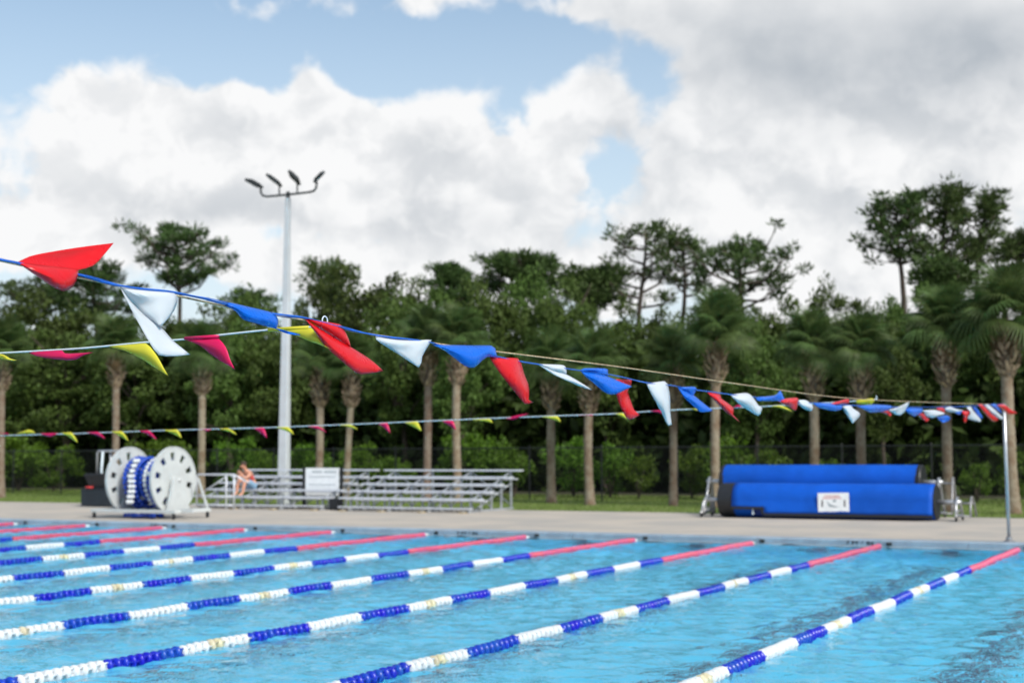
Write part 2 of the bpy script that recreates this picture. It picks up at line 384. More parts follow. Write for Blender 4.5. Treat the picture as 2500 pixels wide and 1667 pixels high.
for i, x in enumerate([X1L+SP*q for q in (4, 3, 2, 1)]+LANES):
    xc = x-SP/2
    if xc > PX1-.5 or xc < PX0+.5: continue
    mb = MB(); z = -DEPTH+.004
    mb.add(sheet(xc-.15, xc+.15, PY0+1.8, PY1-1.8, z), [(0, 1, 2, 3)])
    mb.add(sheet(xc-.5, xc+.5, PY1-1.8, PY1-1.5, z), [(0, 1, 2, 3)])
    mb.build('floor_line', 'tile_black', marks)
    mb = MB(); yy = PY1-.004
    mb.add([(xc-.15, yy, -1.5), (xc+.15, yy, -1.5), (xc+.15, yy, -.35), (xc-.15, yy, -.35), (xc-.45, yy, -1.0), (xc+.45, yy, -1.0), (xc+.45, yy, -.75), (xc-.45, yy, -.75)],
           [(0, 1, 2, 3)]); mb.add([(xc-.45, yy-.003, -1.0), (xc+.45, yy-.003, -1.0), (xc+.45, yy-.003, -.75), (xc-.45, yy-.003, -.75)], [(0, 1, 2, 3)])
    mb.build('wall_target', 'tile_black', marks)
# depth writing on the far coping
def text(s_, size, loc, rot, mat, parent, name='depth_lettering', sx=1.0):
    cu = bpy.data.curves.new(name, 'FONT'); cu.body = s_; cu.size = size; cu.align_x = 'CENTER'; cu.align_y = 'CENTER'; cu.extrude = .0; cu.offset = .004
    o = bpy.data.objects.new(name, cu); COL.objects.link(o); o.parent = parent; o.location = loc; o.rotation_euler = rot; o.scale = (sx, 1, 1)
    cu.materials.append(MATS[mat]); return o
for px_, py_ in ((388, 1282), (1141, 1298), (2099, 1323)):
    p = VY(px_, py_, PY1)
    text('7 FT 6 IN', .088, (p.x, PY1-.003, .062), (R(90), 0, 0), 'paint_black', edge, sx=1.5)
for i, x in enumerate(LANES):                        # rope anchors let into the coping
    for dx in (.12,):
        mb = MB(); mb.bbox((x+dx, PY1-.012, .06), (.10, .02, .06), .006); mb.tube([(x+dx, PY1-.02, .07), (x+dx, PY1-.06, .05), (x+dx, PY1-.05, .03)], .008, 6)
        mb.build('rope_anchor', 'dark_metal', edge)

# ------------------------------------------------------------------ lane ropes
def float_mesh(name, mat, L, rr):
    mb = MB(); h = L/2
    mb.lathe([(-h, .018), (-h*.98, rr*.50), (-h*.72, rr*.96), (-h*.50, rr), (-h*.22, rr*.97), (-h*.06, rr*.70), (h*.04, rr*.56), (h*.80, rr*.50), (h*.98, rr*.30), (h, .018)], 16)
    # vanes that brake the waves
    for j in range(5):
        a = 2*math.pi*j/5; M = Matrix.Rotation(a, 3, 'X')
        mb.box(M@Vector((h*.34, 0, rr*.60)), (h*1.1, .010, rr*.58), M=M)
    me = mb.mesh(name, True); me.materials.append(MATS[mat]); return me
SEG = .992; RED = 4.69; PITCH_F = .0992; PITCH_R = .095
FM = {c: float_mesh(c+'_float', c+'_float', PITCH_R if c == 'red' else PITCH_F, .059 if c == 'red' else .064) for c in ('red', 'blue', 'white', 'yellow')}
rnd = random.Random(3)
near_y = {}
ordinal = ['first', 'second', 'third', 'fourth', 'fifth', 'sixth', 'seventh', 'eighth', 'ninth', 'tenth', 'eleventh']
lane_label = ['lane rope nearest the flag pole, red end at the right edge'] + [
    '%s lane rope from the flag pole, %s' % (ordinal[i], t_) for i, t_ in (
    (1, 'ending below the right of the blue cover'), (2, 'ending below the left of the blue cover'), (3, 'ending left of the blue cover'),
    (4, 'ending between bleachers and blue cover'), (5, 'ending below the right bleacher'), (6, 'ending below the white board'),
    (7, 'ending below the seated person'), (8, 'ending beside the storage reel'), (9, 'ending left of the storage reel'))] + ['farthest lane rope, only its red end shows at the left edge']
for i, x in enumerate(LANES[:11]):
    y_end = PY1-.30
    # the stretch that the place shows, with some metres to spare
    lo = -CAM.y
    dl = ray(-260, 1400); dlim = x/dl.x*dl.y if dl.x < 0 else 0
    y_near = max(PY0+.3, min(dlim, y_end-6)-1.0)
    db = G(1250 if i else 1250, 1800, 0).length
    # bottom limit of the frame
    rp = empty('lane_rope', (x, y_end, .024)); tag(rp, lane_label[i], 'lane rope', 'lane ropes across the pool')
    MB().tube([(0, .30, .07), (0, .02, .01), (0, y_near-y_end, .0)], .006, 6).build('cable', 'cable', rp)
    mb = MB(); mb.lathe([(-.05, .01), (-.045, .035), (.03, .03), (.10, .016), (.11, .005)], 10, Matrix.Translation((0, .06, 0))@Matrix.Rotation(R(90), 4, 'Z')); mb.build('end_plug', 'white_float', rp, True)
    y = 0.0; k_ = 0; segs = []
    col_at = []
    s_ = PITCH_R/2
    while s_ < RED: col_at.append((s_, 'red')); s_ += PITCH_R
    j = 0; s0 = RED
    ph = rnd.choice((1, 1, 3))
    while s0 < y_end-y_near:
        c = 'blue' if j % 2 == 0 else 'white'
        nn = 10
        for q in range(nn):
            cc = c
            if c == 'white' and (j//2) % 2 == 1 and q in (4, 5) and not (rnd.random() < .12): cc = 'yellow'
            col_at.append((s0+(q+.5)*PITCH_F, cc))
        s0 += SEG; j += 1
    for (s_, c) in col_at:
        if s_ > y_end-y_near: break
        o = bpy.data.objects.new('float', FM[c]); COL.objects.link(o); o.parent = rp
        o.location = (.006*math.sin(s_*2.1+i), -s_, .004*math.sin(s_*3+i*2)+rnd.uniform(-.003, .003)); o.rotation_euler = (rnd.uniform(0, 6.28), 0, R(90))
        o.rotation_mode = 'XYZ'

# ------------------------------------------------------------------ flag pole
pp = G(2464, 1322); fp = empty('flag_pole', (pp.x, pp.y, DECK))
tag(fp, 'slim leaning grey steel pole at the far pool edge holding the flag lines', 'pole')
ptop = VY(2451, 990, pp.y-.25)
top_l = ptop-Vector((pp.x, pp.y, DECK))
MB().tube([(0, 0, 0), tuple(top_l*.5), tuple(top_l)], [.034, .032, .028], 12).build('shaft', 'steel', fp, True)
MB().lathe([(0, .0), (.001, .10), (.02, .10), (.03, .06), (.09, .055), (.09, .03)], 16, Matrix.Rotation(R(-90), 4, 'Y')).build('base_flange', 'dull_steel', fp)
mb = MB(); mb.lathe([(-.02, .0), (-.02, .045), (.03, .04), (.04, .0)], 12, Matrix.Translation(top_l)@Matrix.Rotation(R(-90), 4, 'Y')); mb.tube([tuple(top_l+Vector((0, -.05, -.03))), tuple(top_l+Vector((0, -.09, -.01))), tuple(top_l+Vector((0, -.07, .03)))], .008, 6)
mb.build('cap', 'dull_steel', fp)

# ------------------------------------------------------------------ pennant lines
def c1(*p): return [(x/2.767, 550+y/2.767) for x, y in p]
def c2(*p): return [(700+x/2.94, 720+y/2.94) for x, y in p]
def c3(*p): return [(1450+x/4.276, 850+y/4.276) for x, y in p]
def c5(*p): return [(1900+x/3.92, 920+y/3.92) for x, y in p]
def cD(*p): return [(x/2.091, 500+y/2.091) for x, y in p]
def resample(pl, n):
    pl = [Vector((a, b_)) for a, b_ in pl]; L = [0]
    for i in range(1, len(pl)): L.append(L[-1]+(pl[i]-pl[i-1]).length)
    # smooth through the points with Catmull-Rom, sampled by length
    out = []
    for q in range(n):
        s_ = L[-1]*q/(n-1); i = 0
        while i < len(L)-2 and L[i+1] < s_: i += 1
        t_ = (s_-L[i])/max(1e-6, L[i+1]-L[i])
        p1, p2 = pl[i], pl[i+1]; p0 = pl[i-1] if i else p1+(p1-p2); p3 = pl[i+2] if i+2 < len(pl) else p2+(p2-p1)
        cr = .5*((2*p1)+(p2-p0)*t_+(2*p0-5*p1+4*p2-p3)*t_*t_+(3*p1-p0-3*p2+p3)*t_**3)
        out.append(p1.lerp(p2, t_).lerp(cr, .75))
    return out
def flag(name, mat, patches, place, parent, scale=1.0, label=None):
    """patches: (rail a, rail b, swell, depth of rail a, depth of rail b, depth of tip) - cloth stretched between two edges"""
    bm = bmesh.new(); n, mm = 15, 8
    for (ra, rb, sw, da, db_, dt) in patches:
        A, B = resample(ra, n), resample(rb, n); grid = []
        for i in range(n):
            row = []; s_ = i/(n-1); e = math.sin(math.pi*s_)
            for j in range(mm):
                t_ = j/(mm-1); q = A[i].lerp(B[i], t_)
                d = (da*e*(1-t_)+db_*e*t_+.85*sw*math.sin(math.pi*t_)*e+dt*s_*s_)*scale
                d += (.006*math.sin(9*s_+4*t_+ra[0][0]*.1)+.006*mnoise.noise(Vector((s_*4, t_*2.5, ra[0][0]*.37))))*scale*e
                row.append(bm.verts.new(place(q.x, q.y, d)))
            grid.append(row)
        for i in range(n-1):
            for j in range(mm-1):
                try: bm.faces.new((grid[i][j], grid[i+1][j], grid[i+1][j+1], grid[i][j+1]))
                except ValueError: pass
    bmesh.ops.remove_doubles(bm, verts=bm.verts[:], dist=.0012*max(1, scale))
    bmesh.ops.dissolve_degenerate(bm, edges=bm.edges[:], dist=.0005)
    me = bpy.data.meshes.new(name); bm.to_mesh(me); bm.free(); me.shade_smooth(); me.set_sharp_from_angle(angle=R(32))
    o = link(name, me, mat, parent, label=label)
    so = o.modifiers.new('thickness', 'SOLIDIFY'); so.thickness = .0012; so.offset = 0
    return o
def pl_tape(pts, place, r, n=6, off=0.0, steps=60):
    return [place(q.x, q.y, off) for q in resample(pts, steps)]
def big_place(x, y, d): return VX(x, y, X1L+d)

# weathered carrying rope
mb = MB(); rope_px = [(-260, 578), (0, 636), (200, 680), (430, 722), (560, 750), (740, 781), (850, 807), (1060, 838), (1210, 858), (1500, 894), (1750, 930), (2000, 965), (2130, 976), (2300, 983), (2449, 988)]
rp3 = [VX(x, y, X1L) for x, y in rope_px]
MB().tube([VX(q.x, q.y, X1L-.012) for q in resample(rope_px, 90)], .0045, 7).build('carrying_rope', 'rope', None, True,
    label='weathered beige rope stretched over the pool from the flag pole, above the flags', cat='rope')
# red, white and blue pennant line
fl = empty('pennant_line', rp3[-1]); tag(fl, 'line of large red, white and blue pennants blowing over the pool', 'pennant line')
fl_inv = Matrix.Translation(-rp3[-1])
tape_px = [(-260, 572), (0, 632), (40, 640), (192, 672), (290, 696), (430, 716), (550, 741), (680, 768), (745, 777), (840, 801), (915, 817), (1052, 836), (1062, 842), (1130, 850), (1206, 868), (1270, 882), (1312, 889), (1384, 900), (1420, 905), (1500, 916), (1578, 934), (1640, 941), (1700, 952), (1780, 962), (1850, 970), (1930, 982), (1990, 984), (2080, 989), (2200, 994), (2330, 993), (2449, 986)]
for k_, (off, dy, r_) in enumerate(((.004, 0, .0030), (-.006, 2.6, .0030), (.010, -2.2, .0024), (.002, 4.2, .002))):
    pts = []
    for q in resample(tape_px, 130):
        pts.append(fl_inv@VX(q.x, q.y+dy*math.sin(q.x*.021+k_*2.1)*min(1, max(.25, (1500-q.x)/900)), X1L+off))
    MB().tube(pts, r_, 5).build('tape_strand', 'tape_blue', fl, True)
def bp(x, y, d): return fl_inv@VX(x, y, X1L+d)
S = .8
FLAGS = [
 ('red', [(c1((115, 250), (215, 205), (400, 170), (600, 140), (768, 120)), c1((115, 250), (300, 276), (430, 290), (530, 302), (635, 270), (690, 215), (768, 120)), -.02, -.05, .0, -.10),
          (c1((115, 250), (280, 270), (430, 285), (530, 302)), c1((115, 250), (280, 365), (380, 428), (440, 446), (500, 408), (524, 350), (530, 302)), .06, .02, .05, .0)]),
 ('white', [(c1((808, 412), (1000, 436), (1190, 463), (1192, 540), (1160, 600), (1085, 685)), c1((808, 412), (880, 510), (960, 590), (1030, 640), (1085, 685)), .045, .0, -.03, .03),
            (c1((808, 412), (880, 510), (960, 590), (1085, 685), (1170, 780), (1285, 873)), c1((808, 412), (850, 500), (930, 650), (1040, 840), (1085, 881), (1180, 885), (1285, 873)), .03, -.03, .03, .06)]),
 ('blue', [(c1((1520, 540), (1548, 522), (1700, 555), (1840, 590), (1872, 622), (1882, 655), (1865, 700)), c1((1520, 540), (1582, 572), (1612, 602), (1640, 635), (1720, 660), (1800, 682), (1865, 700)), .06, 0, .02, .02),
           (c1((1850, 690), (1930, 712), (2027, 738)), c1((1850, 690), (1910, 722), (1970, 738), (2027, 742)), .003, 0, 0, .02)]),
 ('red', [(c2((122, 160), (250, 187), (385, 212), (412, 248), (442, 310), (462, 375)), c2((122, 160), (210, 222), (300, 280), (380, 328), (462, 375)), .04, 0, -.02, 0),
          (c2((122, 160), (210, 222), (300, 280), (462, 375), (600, 462), (695, 545)), c2((122, 160), (200, 262), (300, 390), (450, 520), (520, 570), (620, 560), (695, 545)), .05, -.02, .02, .06)]),
 ('white', [(c2((638, 292), (780, 318), (940, 326), (1040, 322), (1000, 390), (965, 460), (968, 490), (948, 522)), c2((638, 292), (645, 325), (720, 375), (800, 425), (880, 478), (948, 522)), .035, 0, 0, .02)]),
 ('blue', [(c2((1040, 357), (1150, 358), (1320, 362), (1480, 365), (1500, 408), (1517, 455)), c2((1040, 357), (1120, 390), (1200, 450), (1290, 515), (1350, 518), (1400, 472), (1450, 440), (1517, 455)), .07, 0, .03, .03)]),
 ('red', [(c2((1455, 443), (1560, 450), (1662, 455), (1686, 500), (1702, 560), (1737, 650), (1740, 715), (1728, 745), (1772, 770)), c2((1455, 443), (1480, 490), (1540, 575), (1600, 650), (1710, 785), (1740, 780), (1772, 770)), .055, 0, .01, .05)]),
 ('white', [(c2((1800, 495), (1900, 498), (1990, 505), (2010, 540), (2005, 570)), c2((1800, 495), (1850, 520), (1920, 548), (2005, 570)), .03, .0, .0, .0),
            (c2((1800, 495), (1920, 548), (2005, 570), (2100, 622), (2195, 683)), c2((1800, 495), (1900, 562), (2050, 632), (2150, 672), (2195, 683)), .015, .0, .01, .06)]),
 ('blue', [([(1416, 905), (1428, 898.6), (1479, 899.6), (1484, 905), (1484, 919)], [(1416, 905), (1450, 909), (1484, 919)], .03, 0, 0, 0),
           ([(1416, 905), (1450, 909), (1484, 919), (1515, 932), (1544.7, 943.5)], [(1416, 905), (1432, 921), (1450, 936), (1480, 960), (1504, 962), (1527, 951), (1544.7, 943.5)], .05, 0, .02, .08)]),
 ('red', [(c3((230, 322), (390, 332), (390, 380), (352, 450), (400, 590), (420, 645), (482, 695)), c3((230, 322), (235, 490), (290, 640), (345, 735), (390, 743), (482, 695)), .03, -.05, -.05, -.03)]),
 ('white', [(c3((548, 368), (745, 345), (780, 420), (797, 520), (797, 660), (808, 760), (815, 797)), c3((548, 368), (600, 480), (700, 660), (770, 800), (815, 797)), .05, 0, 0, .04)]),
 ('blue', [(c3((870, 405), (1050, 402), (1070, 430), (1040, 490)), c3((870, 405), (960, 450), (1040, 490)), .025, 0, 0, 0),
           (c3((870, 405), (960, 450), (1040, 490), (1110, 545), (1245, 655)), c3((870, 405), (950, 520), (1080, 640), (1120, 668), (1245, 655)), .04, 0, .02, .05)]),
 ('red', [(c3((1175, 455), (1310, 475), (1325, 520), (1400, 575), (1465, 630), (1450, 690), (1530, 775)), c3((1175, 455), (1280, 570), (1380, 670), (1400, 680), (1450, 715), (1530, 775)), .05, 0, .02, .04)]),
 ('white', [(c3((1420, 485), (1580, 465), (1640, 490), (1700, 570), (1720, 600), (1760, 620)), c3((1420, 485), (1500, 570), (1600, 640), (1720, 705), (1760, 620)), .05, 0, 0, .04)]),
 ('blue', [(c3((1690, 510), (1890, 490), (1945, 440), (1975, 500), (2000, 545)), c3((1690, 510), (1710, 548), (1850, 550), (2000, 545)), .04, 0, .02, 0)]),
 ('red', [(c3((1910, 550), (2000, 525), (2130, 520), (2120, 620), (2100, 650)), c3((1910, 550), (2010, 600), (2100, 650)), .04, 0, 0, 0)]),
 ('white', [(c3((2135, 540), (2210, 540), (2270, 580), (2290, 620), (2270, 655)), c3((2135, 540), (2140, 590), (2200, 635), (2270, 655)), .05, 0, 0, 0)]),
 ('blue', [(c5((320, 245), (480, 250), (610, 270), (605, 310)), c5((320, 245), (390, 295), (540, 325), (605, 310)), .05, 0, 0, 0)]),
 ('red', [(c5((480, 262), (560, 235), (670, 210), (678, 250)), c5((480, 262), (580, 268), (678, 250)), .04, 0, 0, 0)]),
 ('white', [(c5((612, 280), (690, 268), (720, 305), (770, 335), (785, 370), (712, 445)), c5((612, 280), (640, 340), (680, 400), (712, 445)), .06, 0, 0, .05)]),
 ('blue', [(c5((750, 280), (900, 262), (1080, 275), (1090, 300)), c5((750, 280), (830, 315), (880, 340), (1000, 330), (1090, 300)), .07, 0, 0, 0)]),
 ('red', [(c5((945, 320), (1060, 320), (1085, 350), (1075, 375)), c5((945, 320), (1000, 345), (1075, 375)), .04, -.05, -.05, 0)]),
 ('white', [(c5((1055, 315), (1150, 285), (1255, 238), (1220, 320), (1165, 370)), c5((1055, 315), (1110, 355), (1165, 370)), .06, 0, 0, 0)]),
 ('blue', [(c5((1215, 320), (1250, 295), (1380, 300), (1375, 340), (1330, 365)), c5((1215, 320), (1250, 350), (1300, 375), (1330, 365)), .06, 0, 0, 0)]),
 ('red', [(c5((1340, 350), (1400, 350), (1450, 405), (1415, 430)), c5((1340, 350), (1345, 380), (1415, 430)), .05, -.04, -.04, 0)]),
 ('white', [(c5((1375, 320), (1500, 315), (1600, 350), (1540, 370), (1480, 395)), c5((1375, 320), (1420, 375), (1480, 395)), .06, .02, 0, 0)]),
 ('red', [(c5((1510, 300), (1570, 290), (1595, 320), (1590, 345)), c5((1510, 300), (1540, 335), (1590, 345)), .04, 0, 0, 0)]),
 ('blue', [(c5((1515, 385), (1600, 365), (1645, 385), (1635, 420), (1580, 437)), c5((1515, 385), (1550, 420), (1580, 437)), .05, -.04, -.04, 0)]),
 ('white', [(c5((1590, 305), (1640, 280), (1700, 305), (1780, 320)), c5((1590, 305), (1620, 330), (1700, 340), (1780, 320)), .05, 0, 0, 0)]),
 ('blue', [(c5((1690, 340), (1730, 322), (1765, 325), (1735, 362)), c5((1690, 340), (1715, 358), (1735, 362)), .03, 0, 0, 0)]),
 ('red', [(c5((1760, 325), (1835, 330), (1815, 380), (1800, 430)), c5((1760, 325), (1770, 390), (1780, 435), (1800, 430)), .05, 0, 0, 0)]),
 ('white', [(c5((1800, 290), (1840, 280), (1870, 330), (1940, 410), (1930, 430)), c5((1800, 290), (1830, 350), (1815, 400), (1930, 430)), .05, 0, 0, 0)]),
 ('blue', [(c5((1860, 290), (1895, 290), (1955, 380), (1945, 400)), c5((1860, 290), (1890, 350), (1945, 400)), .05, -.05, -.05, 0)]),
 ('red', [(c5((1910, 265), (1950, 262), (2030, 340), (2115, 410)), c5((1910, 265), (1960, 330), (2050, 425), (2115, 410)), .05, 0, 0, 0)]),
 ('white', [(c5((1970, 270), (2010, 262), (2090, 330), (2160, 395)), c5((1970, 270), (2040, 350), (2130, 405), (2160, 395)), .05, 0, 0, 0)]),
 ('blue', [(c5((2030, 262), (2080, 258), (2120, 310), (2140, 350)), c5((2030, 262), (2080, 310), (2140, 350)), .05, 0, 0, 0)]),
 ('red', [(c5((2085, 265), (2160, 262), (2220, 305), (2290, 345)), c5((2085, 265), (2150, 320), (2210, 362), (2290, 345)), .05, .02, 0, 0)]),
]
for c, pa in FLAGS:
    o = flag('pennant', 'flag_'+c, pa, bp, fl, .8)
    o['label'] = '%s vinyl pennant' % c
# yellow and pink pennant lines hung from the rope
def clip_hook(parent, p):
    mb = MB(); pts = [Vector(p)+Vector((0, .022*math.cos(a), .022*math.sin(a)+.018)) for a in [R(x) for x in range(-60, 250, 20)]]
    mb.tube(pts, .0035, 6); mb.build('hook', 'tape_white', parent, True)
def yp_line(Yc, pts, flags, r, label, inv_loc, sleeves=()):
    L0 = VY(*pts[-1], Yc); e = empty('pennant_line', L0); tag(e, label, 'pennant line', 'yellow and pink pennant lines')
    inv = Matrix.Translation(-L0)
    pl = lambda x, y, d: inv@VY(x, y, Yc-d)
    MB().tube([pl(q.x, q.y, 0) for q in resample(pts, 80)], r, 6).build('tape', 'tape_white', e, True)
    for c, pa in flags:
        o = flag('pennant', 'flag_'+c, pa, pl, e, .6); o['label'] = '%s pennant' % c
        if c: pass
    for c, a, b_ in sleeves:
        MB().tube([pl(*a, .002), pl((a[0]+b_[0])/2, (a[1]+b_[1])/2, .002), pl(*b_, .002)], r*1.9, 8).build('sleeve', 'flag_'+c, e, True)
    clip_hook(e, (0, 0, 0))
    return e
YN = VX(793, 789, X1L).y
yp_line(YN, [(-200, 874), (0, 862), (190, 851), (352, 836), (452, 828), (535, 818), (658, 805), (763, 798), (793, 792)], [
 ('yellow', [(c1((-60, 866), (20, 872), (70, 900), (118, 912)), c1((-60, 866), (0, 900), (70, 914), (118, 912)), .02, 0, 0, 0)]),
 ('pink', [(c1((190, 858), (300, 850), (415, 842), (440, 865), (520, 864), (632, 858)), c1((190, 858), (250, 885), (380, 905), (500, 912), (560, 880), (632, 858)), .03, 0, .02, .03)]),
 ('yellow', [(c1((718, 815), (850, 806), (985, 797), (1060, 880), (1110, 970), (1138, 1018)), c1((718, 815), (850, 850), (960, 905), (1060, 970), (1138, 1018)), .03, 0, 0, .04)]),
 ('pink', [(c1((1250, 772), (1360, 768), (1470, 762), (1530, 830), (1552, 900), (1588, 974)), c1((1250, 772), (1350, 812), (1450, 890), (1588, 974)), .03, 0, 0, .04)]),
 ('yellow', [(c1((1890, 708), (2000, 703), (2110, 695), (2160, 760), (2185, 808), (2243, 840)), c1((1890, 708), (1990, 740), (2090, 782), (2185, 815), (2243, 840)), .03, 0, 0, .04)]),
], .0050, 'near line of yellow and pink pennants at the left, hooked to the rope', None,
 sleeves=[('pink', c1((1250, 764))[0], c1((1478, 750))[0]), ('yellow', c1((1815, 706))[0], c1((2085, 690))[0])])
YFAR = VX(2140, 975, X1L).y
def tri(a, b_, c): return [a, ((a[0]+b_[0])/2, (a[1]+b_[1])/2), b_, ((b_[0]+c[0])/2+1.2, (b_[1]+c[1])/2-1.2), c], [a, ((a[0]+c[0])/2, (a[1]+c[1])/2-1.0), c]
FF = []
def addtri(c, conv, a, b_, d): FF.append((c, [(*tri(*conv(a, b_, d)), .04, 0, 0, .03)]))
FF.append(('yellow', [(cD((80, 1168), (150, 1147), (183, 1164)), cD((80, 1168), (140, 1166), (183, 1164)), .03, 0, 0, 0)]))
FF.append(('pink', [(cD((203, 1166), (297, 1164)), cD((203, 1166), (255, 1184), (297, 1164)), .03, 0, 0, 0)]))
for c, a in (('pink', ((-60, 1160), (30, 1165), (48, 1172))), ('yellow', ((312, 1162), (365, 1161), (398, 1215))), ('pink', ((440, 1160), (500, 1159), (538, 1194))), ('yellow', ((565, 1156), (622, 1155), (657, 1206))), ('pink', ((708, 1152), (760, 1152), (800, 1199))), ('yellow', ((833, 1148), (905, 1147), (928, 1191))),
   ('pink', ((1005, 1146), (1080, 1144), (1062, 1156))), ('yellow', ((1113, 1141), (1165, 1140), (1211, 1174))), ('pink', ((1290, 1138), (1345, 1137), (1363, 1191))), ('yellow', ((1405, 1134), (1470, 1133), (1502, 1173))), ('pink', ((1567, 1130), (1620, 1129), (1668, 1161)))):
    addtri(c, cD, *a)
for c, a in (('yellow', ((370, 931), (450, 928), (512, 966))), ('pink', ((655, 921), (720, 918), (743, 994))), ('yellow', ((838, 913), (935, 908), (968, 979))), ('pink', ((1110, 903), (1190, 901), (1216, 971))), ('yellow', ((1325, 893), (1455, 889), (1479, 919))), ('yellow', ((1825, 873), (1940, 868), (1968, 913))), ('pink', ((2080, 864), (2200, 858), (2190, 868)))):
    addtri(c, c2, *a)
FF.append(('pink', [(c2((1570, 885), (1660, 862), (1737, 850)), c2((1570, 885), (1620, 896), (1680, 874), (1737, 850)), .03, 0, 0, 0)]))
for c, a in (('yellow', ((205, 683), (300, 675), (345, 740))), ('pink', ((580, 652), (690, 646), (718, 687))), ('yellow', ((1000, 632), (1080, 628), (1078, 655))), ('pink', ((1450, 622), (1540, 612), (1500, 588))), ('yellow', ((1840, 602), (1950, 596), (2072, 662)))):
    addtri(c, c3, *a)
FF.append(('yellow', [(c5((735, 225), (820, 212), (905, 204), (925, 225), (890, 270)), c5((735, 225), (760, 255), (850, 268), (890, 270)), .04, 0, 0, 0)]))
yp_line(YFAR, [(-200, 1066), (0, 1063), (95, 1060.5), (215, 1057), (411, 1050), (670, 1042.8), (989, 1030), (1244, 1019), (1500, 1009.8), (1562, 1005.5), (1637, 1000.8), (1738, 996.9), (1862, 992), (2087, 979), (2140, 974.8)], FF, .0062,
  'far line of small yellow and pink pennants crossing the whole pool low over the water', None)

# ------------------------------------------------------------------ floodlight mast
LY = 38.6
b0 = VY(692, 1210, LY); LX = b0.x; zt = VY(703, 484, LY).z
mast = empty('floodlight_mast', (LX, LY, GROUND)); tag(mast, 'tall square tapered concrete mast with four floodlights, behind the left bleacher', 'light mast')
mb = MB(); tx = VY(703, 484, LY).x-LX
def sq(z, w_, ox=0, c=.16):
    h = w_/2; q = h*c
    pts = [(h, -h+q), (h, h-q), (h-q, h), (-h+q, h), (-h, h-q), (-h, -h+q), (-h+q, -h), (h-q, -h)]
    Rm = Matrix.Rotation(R(12), 2)
    return [tuple(Rm@Vector(p)+Vector((ox, 0)))+(z,) for p in pts]
levels = [(-.2, .345, 0), ((zt-GROUND)*.5, .25, tx*.5), (zt-GROUND, .15, tx)]
vs = []; fs = []
for z, w_, ox in levels: vs += sq(z, w_, ox)
for i in range(2):
    for j in range(8): fs.append((i*8+j, i*8+(j+1) % 8, (i+1)*8+(j+1) % 8, (i+1)*8+j))
fs.append(tuple(range(16, 24)))
mb.add(vs, fs).build('shaft', 'pole_concrete', mast)
H = zt-GROUND
MB().lathe([(0, .0), (0, .07), (.22, .055), (.22, 0)], 12, Matrix.Translation((tx, 0, H))@Matrix.Rotation(R(-90), 4, 'Y')).build('tenon', 'dark_metal', mast)
ML = Matrix.Translation((-LX, -LY, -GROUND))
def lp(x, y, d=0): return ML@VY(x, y, LY+d)
arm = [lp(636.5, 460, .45), lp(637, 471, .45), lp(642, 478, .4), lp(652, 480, .35), lp(703, 475.5, 0), lp(755, 469.5, -.35), lp(767, 466, -.4), lp(772, 458, -.42), lp(773.5, 444, -.42)]
MB().tube(arm, .038, 8).build('cross_arm', 'dark_metal', mast, True)
MB().tube([lp(703.5, 484, 0), lp(704, 474, 0)], .05, 10).build('arm_socket', 'dark_metal', mast)
for (sx_, sy0, sy1, d) in ((682, 477, 452, .15), (726, 472, 447, -.15)):
    MB().tube([lp(sx_, sy0, d), lp(sx_-.5, sy1, d)], .028, 8).build('stem', 'dark_metal', mast)
for (p0, p1, d, th, fx) in (((606, 440), (634, 456), .45, .11, .12), ((656, 431), (682, 450), .15, .13, .5), ((708, 424), (729, 444), -.15, .13, .8), ((788, 423), (770, 441), -.42, .13, .75)):
    a, b_ = lp(*p0, d), lp(*p1, d); ax = (a-b_); Lh = ax.length+.1; ax.normalize()
    side = Vector((ax.z, 0, -ax.x)); wdir = Vector((.3, .954, 0)); wdir = (wdir-ax*wdir.dot(ax)).normalized()
    # the lamp head is tipped so that its lens looks down towards the pool
    vd = (Vector((LX, LY, H))-CAM).normalized()
    wd = (Matrix.Rotation(fx, 3, ax)@wdir).normalized(); nd = ax.cross(wd)
    M = Matrix((ax, wd, nd)).transposed(); c = (a+b_)/2
    hd = MB().bbox(c, (Lh*.92, .34, .09), .02, M).build('lamp_head', 'dark_metal', mast)
    sgn = -1 if (M@Vector((0, 0, 1))).z > 0 else 1
    MB().bbox(c+nd*(sgn*.047), (Lh*.78, .28, .012), .004, M).build('lens', 'lens', hd)
    mb = MB()
    for q in range(-2, 3): mb.box(c-nd*(sgn*.062)+wd*(q*.055), (Lh*.65, .008, .03), M=M)
    mb.build('cooling_fins', 'dark_metal', hd)

